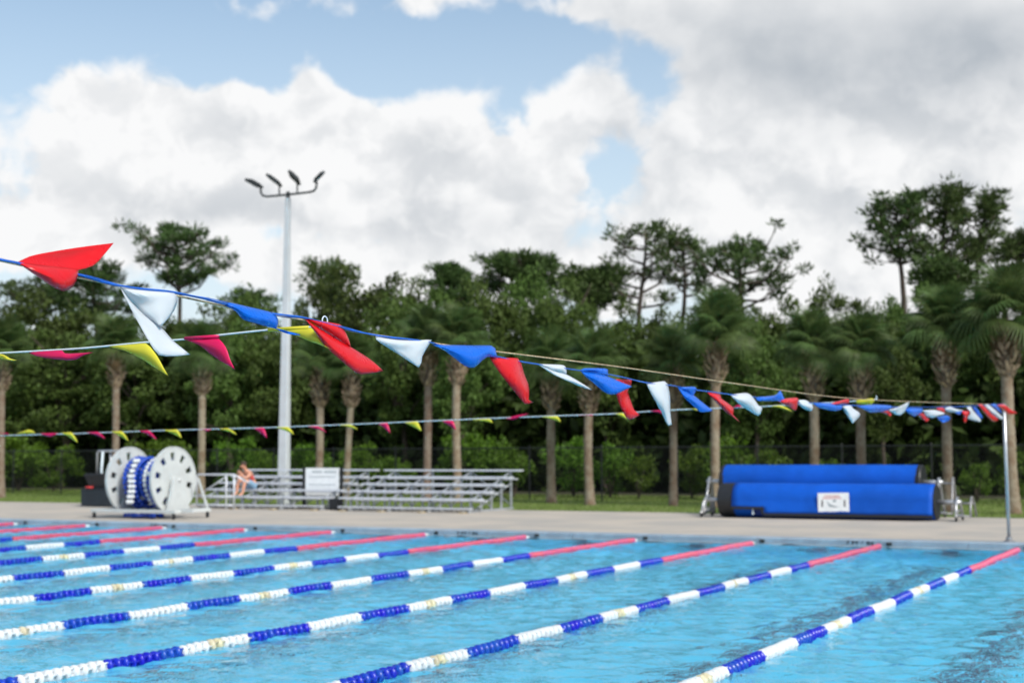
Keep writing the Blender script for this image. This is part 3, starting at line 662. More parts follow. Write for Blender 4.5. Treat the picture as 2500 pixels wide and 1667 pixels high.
# ------------------------------------------------------------------ bleachers
def bleacher(x0, x1, y0, label, rail=False, nfr=4):
    e = empty('bleacher', ((x0+x1)/2, y0, DECK)); tag(e, label, 'bleacher', 'aluminium bleachers on the deck')
    L = x1-x0; rows = 5; dy, h0, dz = .60, .36, .19
    for r_ in range(rows):
        y, z = r_*dy, h0+r_*dz
        MB().bbox((0, y, z), (L, .25, .045), .008).build('seat_plank', 'aluminium', e)
        if r_:
            MB().bbox((0, y-.27, z-.24), (L-.05, .20, .035), .006).build('foot_plank', 'aluminium', e)
    MB().bbox((0, -.30, .12), (L-.3, .17, .035), .006).build('foot_plank', 'aluminium', e)
    for q in range(nfr):
        x = -L/2+.35+(L-.7)*q/(nfr-1)
        mb = MB()
        for r_ in range(rows):
            y, z = r_*dy, h0+r_*dz
            mb.bar((x, y, .02), (x, y, z-.024), .05, .05)
            if r_: mb.bar((x+.03, y-.38, z-.262), (x+.03, y+.02, z-.262), .04, .04)
        mb.bar((x, -.42, .03), (x, (rows-1)*dy+.1, .03), .06, .06)
        mb.bar((x-.03, 0, .30), (x-.03, (rows-1)*dy, h0+(rows-1)*dz-.05), .03, .035)
        mb.bar((x-.03, .3, .06), (x-.03, (rows-1)*dy, h0+(rows-2)*dz-.2), .04, .04)
        mb.build('support_frame', 'aluminium_frame', e)
        MB().bbox((x, -.42, .015), (.16, .24, .03), .004).build('footing', 'wood_block', e)
    for q in range(nfr-1):
        xa = -L/2+.35+(L-.7)*q/(nfr-1); xb = -L/2+.35+(L-.7)*(q+1)/(nfr-1)
        yb = (rows-1)*dy+.05; zt_ = h0+(rows-1)*dz-.06
        for pa_, pb_ in (((xa, yb, .1 if q % 2 else zt_), (xb, yb, zt_ if q % 2 else .1)), ((xa, 1.2, .1), ((xa+xb)/2, 1.2, .65)), (((xa+xb)/2, 1.2, .65), (xb, 1.2, .1))):
            MB().bar(pa_, pb_, .03, .03).build('cross_brace', 'aluminium_frame', e)
    return e
BY = G(1120, 1252).y+.25
xR0 = VY(832, 1235, BY).x; xR1 = VY(1176, 1235, BY).x
blR = bleacher(xR0, xR1, BY, 'empty five-row aluminium bleacher to the right of the white board', nfr=4)
xL1 = VY(812, 1235, BY+.2).x; xL0 = VY(478, 1235, BY+.2).x
blL = bleacher(xL0, xL1, BY+.2, 'five-row aluminium bleacher in front of the mast, with a person sitting on it', nfr=4)
# wheelchair bay railing at the left end of the left bleacher
e = blL; o0 = Vector(e.location); mb = MB()
def lb(x, y, Y): return VY(x, y, Y)-o0
ry = BY-.45
rx = [lb(x, 1236, ry).x for x in (480, 552, 571)]
zr = lb(520, 1158, ry).z
mb.tube([(rx[0], -.65, 0), (rx[0], -.65, zr-.05), (rx[0]+.05, -.65, zr), (rx[2], -.65, zr), (rx[2]+.35, -.4, zr-.25)], .026, 8)
for x in rx[1:]: mb.tube([(x, -.65, 0), (x, -.65, zr)], .026, 8)
mb.tube([(rx[0], -.65, .38), (rx[2], -.65, .38)], .022, 8); mb.tube([(rx[0], -.65, .12), (rx[2], -.65, .12)], .022, 8)
mb.tube([(rx[0]+.05, -.65, .40), (rx[1], -.65, zr-.06)], .018, 6)
mb.build('guard_rail', 'aluminium', e, True)

# ------------------------------------------------------------------ white board by the bleachers
sy = BY+1.05; s0 = VY(746, 1209, sy); s1 = VY(828, 1142, sy)
bw, bh = s1.x-s0.x, s1.z-s0.z
sg = empty('notice_board', ((s0.x+s1.x)/2, sy, DECK)); tag(sg, 'white notice board in a dark stand between the two bleachers', 'notice board')
zc = (s0.z+s1.z)/2-DECK
MB().bbox((0, 0, zc), (bw, .03, bh), .008).build('board', 'sign_white', sg)
mb = MB(); rq = random.Random(11)
x = -bw*.30
for wl in (.30, .36):                                    # the blurred two-word heading
    n_ = 5
    for q in range(n_):
        mb.box((x+bw*wl*(q+.5)/n_, -.0175, zc+bh*.36), (bw*wl/n_*.7, .002, bh*(.05+.02*rq.random())))
    x += bw*(wl+.06)
mb.build('heading_print', 'print_grey', sg)
mb = MB()
for zz in (.18, -.10, -.33):
    mb.box((0, -.0175, zc+bh*zz), (bw*.8, .002, bh*.022))
mb.build('ruled_print', 'print_grey', sg)
mb = MB()
for x in (-bw/2-.07, bw/2+.07): mb.bar((x, .02, 0.0), (x, .02, zc+bh/2+.02), .10, .05)
mb.bar((-bw/2-.05, .035, zc-bh*.52), (bw/2+.05, .035, zc-bh*.52), .05, .05)
for x in (-bw/2-.07, bw/2+.07): mb.box((x, .02, .03), (.14, .5, .06))
mb.build('stand', 'black_plastic', sg)
bx = VY(818, 1225, BY+.3)
MB().bbox((0, 0, .17), (.26, .24, .34), .02).build('storage_crate', 'black_plastic', None, loc=(bx.x, BY+.30, DECK+.002), label='small black crate on the deck under the bleacher, below the white board', cat='crate')

# ------------------------------------------------------------------ person sitting on the left bleacher
def skin(name, mat, pts, edges, parent, sub=2, root=0):
    me = bpy.data.meshes.new(name); me.from_pydata([p[:3] for p in pts], edges, []); me.update()
    o = link(name, me, mat, parent)
    o.modifiers.new('skin', 'SKIN').use_smooth_shade = True
    if not me.skin_vertices: me.skin_vertices.new()
    for i, p in enumerate(pts):
        rx_ = p[3]; ry_ = p[4] if len(p) > 4 else rx_
        me.skin_vertices[0].data[i].radius = (rx_, ry_); me.skin_vertices[0].data[i].use_root = (i == root)
    ss = o.modifiers.new('smooth', 'SUBSURF'); ss.levels = sub; ss.render_levels = sub
    return o
pxp = VY(580, 1210, BY+.2).x
man = empty('person', (pxp, BY+.2, DECK), R(-14)); tag(man, 'person in red top and denim shorts sitting bent forward on the left bleacher', 'person')
body = [(0, .60, .68, .125, .11), (0, .56, .80, .115, .095), (0, .47, .93, .125, .10), (0, .38, 1.05, .13, .085), (0, .30, 1.14, .052), (0, .245, 1.20, .060), (0, .205, 1.27, .078, .085), (0, .20, 1.335, .070, .075)]
be = [(0, 1), (1, 2), (2, 3), (3, 4), (4, 5), (5, 6), (6, 7)]
def limb(frm, pts):
    last = frm
    for p in pts: body.append(p); be.append((last, len(body)-1)); last = len(body)-1
for sx_ in (-1, 1):
    limb(0, [(sx_*.10, .55, .66, .088), (sx_*.14, .36, .76, .078), (sx_*.16, .19, .845, .062), (sx_*.155, .13, .74, .058), (sx_*.15, .10, .60, .050), (sx_*.145, .085, .48, .035), (sx_*.147, .02, .425, .036), (sx_*.152, -.09, .405, .026)])
    limb(3, [(sx_*.17, .345, 1.075, .058), (sx_*.205, .25, .97, .046), (sx_*.19, .13, .90, .040), (sx_*.13, .08, .98, .033), (sx_*.065, .06, 1.075, .025)])
skin('body', 'skin', body, be, man)
skin('shorts', 'denim', [(0, .605, .68, .142, .125), (0, .565, .78, .130, .11), (.10, .55, .66, .104), (.14, .36, .76, .098), (.156, .235, .825, .090), (-.10, .55, .66, .104), (-.14, .36, .76, .098), (-.156, .235, .825, .090)], [(0, 1), (0, 2), (2, 3), (3, 4), (0, 5), (5, 6), (6, 7)], man)
skin('tank_top', 'shirt', [(0, .57, .79, .130, .11), (0, .47, .93, .138, .113), (0, .385, 1.045, .136, .098), (.085, .35, 1.10, .045), (-.085, .35, 1.10, .045)], [(0, 1), (1, 2), (2, 3), (2, 4)], man)
hb = bmesh.new(); bmesh.ops.create_uvsphere(hb, u_segments=20, v_segments=14, radius=1)
for v in hb.verts:
    n_ = mnoise.noise(v.co*4)*.05
    v.co = Vector((v.co.x*.098, v.co.y*.112, v.co.z*.100))*(1+n_)
bmesh.ops.delete(hb, geom=[v for v in hb.verts if v.co.z < -.03 or (v.co.y < -.055 and v.co.z < .045)], context='VERTS')
me = bpy.data.meshes.new('hair'); hb.to_mesh(me); hb.free(); me.shade_smooth()
hr = link('hair', me, 'hair', man, loc=(0, .21, 1.315)); hr.rotation_euler = (R(28), 0, 0); hr.modifiers.new('thick', 'SOLIDIFY').thickness = .012
for sx_ in (-1, 1):
    MB().lathe([(-.012, .001), (-.006, .010), (.006, .010), (.012, .001)], 8, Matrix.Translation((sx_*.032, .125, 1.275))@Matrix.Rotation(R(90), 4, 'Z')).build('eye', 'hair', man, True)
    MB().bbox((sx_*.082, .215, 1.275), (.018, .04, .06), .008).build('ear', 'skin', man)
    # hand: palm, four bent fingers and a thumb closed on the phone
    mb = MB(); px_ = sx_*.052
    mb.bbox((px_, .052, 1.095), (.032, .03, .08), .011)
    for q, ln in enumerate((.062, .07, .066, .052)):
        z = 1.125-.021*q
        mb.tube([(px_, .048, z), (px_-sx_*.008, .022, z+.004), (px_-sx_*.030, .010, z+.006), (px_-sx_*ln*.8, .012, z+.004)], [.009, .0085, .008, .006], 6)
    mb.tube([(px_, .06, 1.10), (px_-sx_*.01, .062, 1.135), (px_-sx_*.028, .055, 1.15)], [.011, .010, .007], 6)
    mb.build('hand', 'skin', man, True)
MB().tube([(0, .128, 1.27), (0, .10, 1.245), (0, .112, 1.235)], [.010, .014, .008], 8).build('nose', 'skin', man, True)
MB().bbox((0, .108, 1.212), (.045, .012, .010), .004).build('mouth', 'shirt', man)
ph_c = man.matrix_basis if False else None
Mman = Matrix.Translation((pxp, BY+.2, DECK))@Matrix.Rotation(R(-14), 4, 'Z')
ph = empty('phone', Mman@Vector((0, .03, 1.11)), R(-14)); tag(ph, 'dark phone held in both hands by the seated person', 'phone')
MB().bbox((0, 0, 0), (.078, .010, .15), .004).build('case', 'phone_case', ph)
MB().box((0, .0065, 0), (.068, .002, .138)).build('screen', 'black_plastic', ph)

# ------------------------------------------------------------------ storage reel for lane ropes
RY = 29.45; cR = VY(423, 1173, RY); cL = VY(316, 1170, RY)
Rr = .86; zc_ = (cR.z+cL.z)/2
reel = empty('storage_reel', ((cR.x+cL.x)/2, RY, DECK)); tag(reel, 'white storage reel on casters with two slotted discs', 'reel')
hw = (cR.x-cL.x)/2; za = zc_-DECK
def slotted_disc(x):
    bm = bmesh.new(); NA = 80; rad = [.0, .16, .50, .60, .74, .84, .97, 1.0]
    vsx = {}
    def V_(i, j):
        if i == 0: j = 0
        if (i, j % NA) not in vsx:
            a = 2*math.pi*j/NA+.05; dish = -.012*(1 if i < 2 else 0)
            vsx[(i, j % NA)] = bm.verts.new((dish, Rr*rad[i]*math.cos(a), Rr*rad[i]*math.sin(a)))
        return vsx[(i, j % NA)]
    for i in range(len(rad)-1):
        for j in range(NA):
            s_ = j % 8
            if i in (3, 4) and s_ in (3, 4, 5): continue
            if i == 4 and s_ in (2, 5) and False: continue
            q = [V_(i, j), V_(i+1, j), V_(i+1, j+1), V_(i, j+1)]
            if i == 0: q = q[:3] if False else [V_(0, 0), V_(1, j), V_(1, j+1)]
            bm.faces.new(q)
    me = bpy.data.meshes.new('disc'); bm.normal_update(); bm.to_mesh(me); bm.free()
    o = link('disc', me, 'white_plastic', reel, loc=(x, 0, za)); so = o.modifiers.new('t', 'SOLIDIFY'); so.thickness = .05; so.offset = 0
    rim = MB().lathe([(-.035, Rr-.02), (-.035, Rr+.012), (.035, Rr+.012), (.035, Rr-.02)], 64, closed=True).build('rim', 'white_plastic', o)
    mb = MB(); mb.lathe([(-.045, .0), (-.045, .10), (.045, .10), (.045, 0)], 20); mb.build('hub', 'reel_hub', o)
    return o
slotted_disc(hw); slotted_disc(-hw)
MB().tube([(-hw-.22, 0, za), (hw+.22, 0, za)], .05, 12).build('axle', 'reel_hub', reel, True)
MB().tube([(-hw, 0, za), (hw, 0, za)], .26, 20).build('drum', 'white_plastic', reel, True)
fx0, fx1 = -1.42, 1.42; fy = .66; fz = .20
mb = MB()
for y in (-fy, fy): mb.bbox((0, y, fz), (fx1-fx0, .10, .09), .012)
for x in (fx0+.05, fx1-.05): mb.bbox((x, 0, fz), (.10, 2*fy-.104, .086), .012)
mb.build('frame', 'white_plastic', reel)
for sx_ in (-1, 1):                                    # bearing plates that carry the axle
    mb = MB(); xx_ = sx_*(hw+.16); t_ = .04; prof2 = [(-.42, fz), (.42, fz), (.20, za-.02), (.10, za+.10), (-.10, za+.10), (-.20, za-.02)]
    n_ = len(prof2); vs = [(xx_-t_, y, z) for y, z in prof2]+[(xx_+t_, y, z) for y, z in prof2]
    mb.add(vs, [tuple(range(n_)), tuple(range(2*n_-1, n_-1, -1))]+[(i, i+n_, (i+1) % n_+n_, (i+1) % n_) for i in range(n_)])
    mb.build('bearing_plate', 'white_plastic', reel)
mb = MB(); mb.bar((fx1-.05, fy, fz), (hw+.35, fy-.1, za+.05), .05, .05); mb.bar((fx1-.05, -fy+.2, fz+.02), (fx1+.35, -fy+.25, fz+.03), .06, .10); mb.build('push_handle', 'white_plastic', reel)
for x in (fx0+.08, fx1-.08):
    for y in (-fy, fy):
        c = MB(); c.box((x, y, .138), (.05, .07, .06)); co = c.build('caster', 'dark_metal', reel)
        MB().lathe([(-.02, .0), (-.02, .055), (-.012, .064), (.012, .064), (.02, .055), (.02, 0)], 14, Matrix.Translation((x, y, .066))).build('wheel', 'black_plastic', co)
# the lane ropes wound on it
wr = empty('wound_lane_rope', (reel.location.x, RY, DECK)); tag(wr, 'blue and white lane rope wound on the white storage reel', 'lane rope')
cols = {'blue': MB(), 'white': MB()}; rw = random.Random(5)
def fdisc(mb, p, d, r_=.062, h=.055):
    q = Vector(d).to_track_quat('X', 'Z').to_matrix().to_4x4()
    mb.lathe([(-h, .02), (-h*.7, r_*.8), (-h*.1, r_), (h*.4, r_*.75), (h, .03)], 9, Matrix.Translation(p)@q)
for layer, rad_ in ((0, .36), (1, .47), (2, .58)):
    nco = int((2*hw-.46)/.112)
    for ci in range(nco):
        x = -hw+.36+ci*.112+(.05 if layer % 2 else 0)
        if layer == 2 and rw.random() < .25: continue
        rr_ = rad_+rw.uniform(-.03, .03); nfl = int(2*math.pi*rr_/.115)
        ph0 = rw.uniform(0, 6.28); sg_ = rw.uniform(.05, .25)
        for q in range(nfl):
            a = 2*math.pi*q/nfl; white = ((a+ph0) % 2.5) < sg_
            if ci == 6 and layer == 2 and 1.2 < (a % 6.28) < 4.2: white = True
            sag = .10*max(0, -math.sin(a))*layer*.6
            p = Vector((x+.02*math.sin(a*2+ci), rr_*math.cos(a), za+(rr_+sag)*math.sin(a)))
            d = Vector((.1, -math.sin(a), math.cos(a)))
            fdisc(cols['white' if white else 'blue'], p, d)
for x_, y_ in ((-hw*.30, -.66), (-hw*.22, -.60)):                     # white end hanging down in front
    z = za+.50
    pts = [Vector((x_+.10*math.sin(3*t_), y_+.28*max(0, 1-3*t_), z*(1-t_)+.30*t_)) for t_ in [q/9 for q in range(10)]]
    for q in range(9): fdisc(cols['white'], pts[q], pts[q+1]-pts[q], .07)
for q in range(26):                                                    # slack loops lying on the deck below
    a = q/26; fdisc(cols['blue'], Vector((-.55+1.15*a, -.35+.18*math.sin(a*12), .075)), (1, .4*math.cos(a*12), 0))
    fdisc(cols['blue'], Vector((-.45+1.0*a, .0+.15*math.cos(a*10), .075)), (1, .4*math.cos(a*12), 0))
for c, mb in cols.items():
    o = mb.build(c+'_floats', c+'_float', wr, True); o['kind'] = 'stuff'

# ------------------------------------------------------------------ pool cover reels
def cover_reel(name, Y, px0, px1, pytop, r_, label, drape):
    a = VY(px0, pytop, Y); b_ = VY(px1, pytop, Y); top = (a.z+b_.z)/2; L = b_.x-a.x
    e = empty(name, ((a.x+b_.x)/2, Y, DECK)); tag(e, label, 'pool cover reel', 'blue pool cover reels'); zc = top-DECK-r_
    mb = MB(); prof3 = []; N = 64
    vs, fs = [], []; xs = [-L/2+L*i/24 for i in range(25)]
    for xi in xs:
        for j in range(N):
            t_ = 2*math.pi*j/N; rr_ = r_*(1+.015*mnoise.noise(Vector((xi*.8, math.cos(t_)*1.5, math.sin(t_)*1.5)))+.012*math.cos(3*t_))
            vs.append((xi, rr_*math.cos(t_), zc+rr_*math.sin(t_)))
    for i in range(24):
        for j in range(N): fs.append((i*N+j, i*N+(j+1) % N, (i+1)*N+(j+1) % N, (i+1)*N+j))
    mb.add(vs, fs); mb.build('rolled_cover', 'cover_blue', e, True)
    for sx_ in (-1, 1):
        mb = MB(); x = sx_*L/2-(.30 if drape and sx_ < 0 else 0)
        cw_ = .13 if sx_ < 0 or not drape else .05
        q = [(0, r_*.99), (sx_*cw_*.8, r_*1.0), (sx_*cw_, r_*.96), (sx_*cw_, 0)]
        mb.lathe(q, 40, Matrix.Translation((x-sx_*.02, 0, zc))); mb.build('end_disc', 'black_plastic', e)
        xo = x+sx_*.52
        MB().tube([(x, 0, zc), (xo+sx_*.05, 0, zc)], .055, 12).build('axle', 'steel', e, True)
        # tubular A-shaped side stand
        mb = MB(); mb.tube([(xo, -.40, .10), (xo-sx_*.02, -.30, .35), (xo-sx_*.04, -.06, zc+.10), (xo-sx_*.04, .06, zc+.10), (xo-sx_*.02, .30, .35), (xo, .40, .10)], .032, 8)
        mb.tube([(xo, -.46, .13), (xo, .46, .13)], .03, 8); mb.tube([(xo-sx_*.02, -.24, zc*.55), (xo-sx_*.02, .24, zc*.55)], .022, 8)
        mb.build('side_stand', 'steel', e, True)
        for y in (-.40, .40):
            co = MB().box((xo, y, .125), (.05, .06, .05)).build('caster', 'dull_steel', e)
            MB().lathe([(-.02, 0), (-.02, .055), (.02, .055), (.02, 0)], 12, Matrix.Translation((xo, y, .056))).build('wheel', 'black_plastic', co)
        if sx_ > 0:                                   # second tubular stand with its push bar
            x2 = xo+.32; mb = MB(); mb.tube([(x2, -.36, .10), (x2-.02, -.24, .4), (x2-.03, -.05, zc+.12), (x2-.03, .05, zc+.12), (x2-.02, .24, .4), (x2, .36, .10)], .026, 8)
            mb.tube([(xo, -.42, .13), (x2, -.38, .13)], .022, 8); mb.tube([(xo, 0, zc-.02), (x2, 0, zc-.02)], .024, 8)
            mb.build('brake_stand', 'dull_steel', e, True)
    return e, L, zc
crB, LB, zB = cover_reel('pool_cover_reel', 36.35, 1776, 2243, 1134, .43, 'rear and higher of the two blue rolled pool covers', False)
crF, LF, zF = cover_reel('pool_cover_reel', 35.15, 1800, 2285, 1180, .42, 'front blue rolled pool cover with a white warning label', True)
# protective sheet hanging over the front roll, its left end cut higher
xn = VY(1866, 1240, 35.15-.45).x-crF.location.x
zb0, zb1 = VY(1830, 1236, 34.7).z-DECK, VY(2000, 1253, 34.7).z-DECK
angs = [R(100)+R(80)*i/10 for i in range(11)]                 # over the top of the roll, then straight down in front
pr = [(.440*math.cos(t_), zF+.440*math.sin(t_)) for t_ in angs]; zend = pr[-1][1]
zs = [zend+(zb0-zend)*i/5 for i in range(1, 6)]+[zb0+(zb1-zb0)*i/2 for i in (1, 2)]
pr += [(-.440-.07*(zend-z)/(zend-zb1), z) for z in zs]
cx_ = [-LF/2+(xn+LF/2)*i/5 for i in range(5)]+[xn+(LF/2-xn)*i/34 for i in range(35)]
vs, fs = [], []; m_ = len(pr)
for x in cx_:
    for j, (y, z) in enumerate(pr):
        wv_ = .022*mnoise.noise(Vector((x*1.3, z*1.6, 3.1)))+.012*mnoise.noise(Vector((x*4.2, z*1.5+x, 7.3)))*min(1, j/9)
        vs.append((x, y-abs(wv_)-.004, z+.4*wv_))
for i in range(len(cx_)-1):
    for j in range(m_-1):
        if i < 5 and j >= m_-3: continue
        fs.append((i*m_+j, i*m_+j+1, (i+1)*m_+j+1, (i+1)*m_+j))
o = MB().add(vs, fs).build('cover_sheet', 'cover_blue', crF, True); o.modifiers.new('t', 'SOLIDIFY').thickness = .006
MB().lathe([(-LF/2-.33, 0), (-LF/2-.33, .40), (-LF/2-.30, .425), (-LF/2+.02, .425)], 40, Matrix.Translation((0, 0, zF))).build('roll_core', 'black_plastic', crF)
mb = MB(); mb.box(((xn+LF/2)/2, -.50, zb1-.035), (LF/2-xn, .03, .07)); mb.box(((xn-LF/2)/2, -.485, zb0-.03), (xn+LF/2, .03, .06)); mb.box((xn-.03, -.492, (zb0+zb1)/2-.04), (.06, .026, zb0-zb1))
mb.build('hem', 'black_plastic', crF)
mb = MB()
for q in range(5):
    x = -LF/2+.55+q*(LF-.9)/4
    mb.box((x, -.462, .20), (.03, .012, .14)); mb.box((x, -.462, .115), (.05, .02, .035))
mb.build('strap', 'tape_white', crF)
MB().lathe([(-LF/2+.5, 0), (-LF/2+.5, .15), (0, .19), (LF/2-.4, .16), (LF/2-.4, 0)], 20, Matrix.Translation((0, -.22, .19))).build('loose_cover_edge', 'cover_dark', crF, True)
l0 = VY(1998, 1248, 34.68); l1 = VY(2073, 1203, 34.68); lw, lh = l1.x-l0.x, l1.z-l0.z
wl_ = empty('warning_label', ((l0.x+l1.x)/2, 34.655, (l0.z+l1.z)/2)); wl_.rotation_euler = (R(-2), R(-1.2), 0); tag(wl_, 'white warning label with faint red heading on the front blue pool cover', 'label')
MB().bbox((0, 0, 0), (lw, .012, lh), .005).build('panel', 'sign_white', wl_)
mb = MB(); rq = random.Random(4)
for zz, n_, ww in ((.33, 7, .5), (.22, 9, .62)):
    for q in range(n_): mb.box((-.04*lw+lw*ww*((q+.5)/n_-.5), -.0075, lh*zz), (lw*ww/n_*.68, .002, lh*.06))
mb.build('heading_print', 'print_red', wl_)
mb = MB()
for sx_ in (-1, 1): mb.box((sx_*lw*.36, -.0075, -lh*.06), (lw*.05, .002, lh*.36))
mb.build('side_print', 'print_dark', wl_)
mb = MB(); pts = [(-.22*lw, .10*lh), (-.10*lw, -.12*lh), (.10*lw, -.22*lh), (.22*lw, -.22*lh), (.05*lw, -.27*lh), (-.14*lw, -.22*lh)]
mb.add([(x, -.0078, z) for x, z in pts], [(0, 1, 4, 5), (1, 2, 3, 4)]); mb.box((.04*lw, -.0075, .08*lh), (.10*lw, .002, .10*lh)); mb.build('swimmer_print', 'print_grey', wl_)

# ------------------------------------------------------------------ dark boxes at the left
q0 = G(197, 1236); q1 = VY(268, 1236, q0.y); qz = VY(220, 1193, q0.y).z-DECK; BW = q1.x-q0.x+.35
bx = empty('storage_box', (q0.x+BW/2, q0.y+.45, DECK)); tag(bx, 'large dark navy storage box on the deck left of the white reel', 'box')
MB().bbox((0, 0, qz/2+.002), (BW, .9, qz-.03), .02).build('body', 'navy_box', bx); MB().bbox((0, 0, qz-.012), (BW+.03, .93, .03), .01).build('lid', 'navy_box', bx)
u0 = VY(221, 1193, q0.y+.4); uz = VY(221, 1155, q0.y+.4).z; uw = VY(290, 1193, q0.y+.4).x-u0.x
tb = empty('black_tub', (u0.x+uw/2, q0.y+.45, DECK+qz+.004)); tag(tb, 'black tapered tub standing on the dark navy box', 'tub')
mb = MB(); th_ = uz-DECK-qz
def ringv(w_, d_, z): return [(-w_/2, -d_/2, z), (w_/2, -d_/2, z), (w_/2, d_/2, z), (-w_/2, d_/2, z)]
mb.add(ringv(uw*.74, .5, 0)+ringv(uw*.96, .66, th_*.8)+ringv(uw*.96, .66, th_)+ringv(uw*.90, .60, th_)+ringv(uw*.70, .46, .03), [(3, 2, 1, 0)]+[(l*4+i, l*4+(i+1) % 4, l*4+4+(i+1) % 4, l*4+4+i) for l in range(4) for i in range(4)]+[(16, 17, 18, 19)])
mb.build('shell', 'black_plastic', tb)
MB().bbox((0, 0, th_*.86), (uw*1.02, .70, .05), .012).build('rim', 'black_plastic', tb)
fr = empty('metal_frame', (u0.x+uw/2, q0.y+.45, DECK+qz+.004)); tag(fr, 'silver tubular frame sticking up out of the black tub', 'frame')
zt1 = VY(240, 1101, q0.y+.4).z-DECK-qz
xs_ = [VY(p_, 1130, q0.y+.4).x-fr.location.x for p_ in (235, 249, 264, 292)]
mb = MB(); mb.tube([(xs_[0], 0, .04), (xs_[0], 0, zt1-.06), (xs_[0]+.05, 0, zt1), (xs_[3], 0, zt1), (xs_[3]+.03, 0, zt1-.05), (xs_[3]+.03, 0, .04)], .035, 8)
mb.build('hoop', 'steel', fr, True)
MB().tube([(xs_[2], .1, .04), (xs_[2], .05, zt1-.02)], .03, 8).build('upright', 'steel', fr, True); MB().tube([(xs_[1]+.05, -.08, .10), (xs_[1]-.02, -.05, zt1*.5), (xs_[1], -.02, zt1-.02)], .038, 8).build('upright', 'tape_white', fr, True)
k0 = VY(217, 1190, q0.y+.15); kb = MB(); kb.lathe([(0, 0), (0, .13), (.05, .15), (.07, .14), (.06, .0)], 18, Matrix.Rotation(R(-90), 4, 'Y'))
kb.build('kickboard', 'red_plastic', None, True, loc=(k0.x, q0.y+.20, DECK+qz+.006), label='small red float lying on the dark navy box', cat='float')

# ------------------------------------------------------------------ fence
FY = 45.2; FH = 1.83; fen = empty('chain_link_fence', (-30, FY, GROUND)); tag(fen, 'black chain-link fence behind the palms at the edge of the wood', 'fence')
PW = 2.75; fx_ = [-78+PW*i for i in range(31)]
post = MB().tube([(0, 0, -.1), (0, 0, FH+.03)], .03, 8).lathe([(FH+.03, .036), (FH+.06, .02), (FH+.06, .0)], 8, Matrix.Rotation(R(-90), 4, 'Y')).mesh('post')
rail = MB().tube([(0, 0, FH-.02), (PW, 0, FH-.02)], .021, 6).mesh('top_rail')
mb = MB(); st = .065; n_ = int((PW+FH)/st)
for s_ in (0, 1):
    for i in range(n_):
        c0 = i*st
        xa = c0-FH; xb = c0; za_, zb_ = 0.04, FH-.03
        # clip the diagonal to the panel
        if xa < 0: za_ = .04+(0-xa); xa = 0
        if xb > PW: zb_ = FH-.03-(xb-PW); xb = PW
        if zb_-za_ < .03: continue
        P0, P1 = Vector((xa, .004*s_, za_)), Vector((xb, .004*s_, zb_))
        if s_: P0.x, P1.x = PW-P0.x, PW-P1.x
        d = (P1-P0).normalized(); w2 = Vector((-d.z, 0, d.x))*.0022; w3 = Vector((0, .0022, 0))
        mb.add([P0+w2, P0-w2, P0+w3, P1+w2, P1-w2, P1+w3], [(0, 1, 4, 3), (1, 2, 5, 4), (2, 0, 3, 5)])
net = mb.mesh('mesh_panel')
for i, x in enumerate(fx_):
    link('post', post, 'fence_black', fen, loc=(x+30, 0, 0))
    if i < len(fx_)-1:
        link('top_rail', rail, 'fence_black', fen, loc=(x+30, 0, 0)); link('mesh_panel', net, 'fence_black', fen, loc=(x+30, 0, 0))

# ------------------------------------------------------------------ palms
def frond_mesh(name, seed, droop, mat):
    r_ = random.Random(seed); mb = MB(); pl = .62
    pet = [(0, 0, 0), (pl*.5, 0, .03), (pl, 0, .0)]
    mb.tube(pet, [.022, .016, .010], 4)
    N = 30; cst = .22
    for i in range(N):
        a = R(-128+256*i/(N-1)); L = .86*(1-.30*abs(a)/R(128))*r_.uniform(.9, 1.06); w_ = .034
        base = Vector((pl+cst*max(0, math.cos(a))*.6, 0, -.02)); dr = Vector((math.cos(a), math.sin(a), 0)); sd = Vector((-dr.y, dr.x, 0))
        tw = r_.uniform(-.5, .5); prev = None; segs = 4
        for q in range(segs+1):
            t_ = q/segs; z = -droop*L*t_**2.2+.05*math.sin(t_*3)+.18*abs(math.sin(a))*t_*L*.6-.10*t_*L
            p = base+dr*(L*t_*(1-.20*droop*t_))+Vector((0, 0, z+tw*.04*t_)); ww = w_*(1-.0*t_)*(.55+1.5*t_ if t_ < .45 else 1.23*(1-t_)**.8+.04)
            c_, d_ = p+sd*ww+Vector((0, 0, .4*ww)), p-sd*ww+Vector((0, 0, .4*ww))
            if prev: mb.add([prev[0], prev[1], p, c_], [(0, 1, 2, 3)]); mb.add([prev[1], prev[2], d_, p], [(0, 1, 2, 3)])
            prev = (c_, p, d_)
    me = mb.mesh(name); me.materials.append(MATS[mat]); return me
FR = [frond_mesh('frond', 1, .35, 'frond'), frond_mesh('frond', 2, .55, 'frond'), frond_mesh('frond', 3, .62, 'frond')]
FD = frond_mesh('dry_frond', 4, 1.0, 'frond_dry')
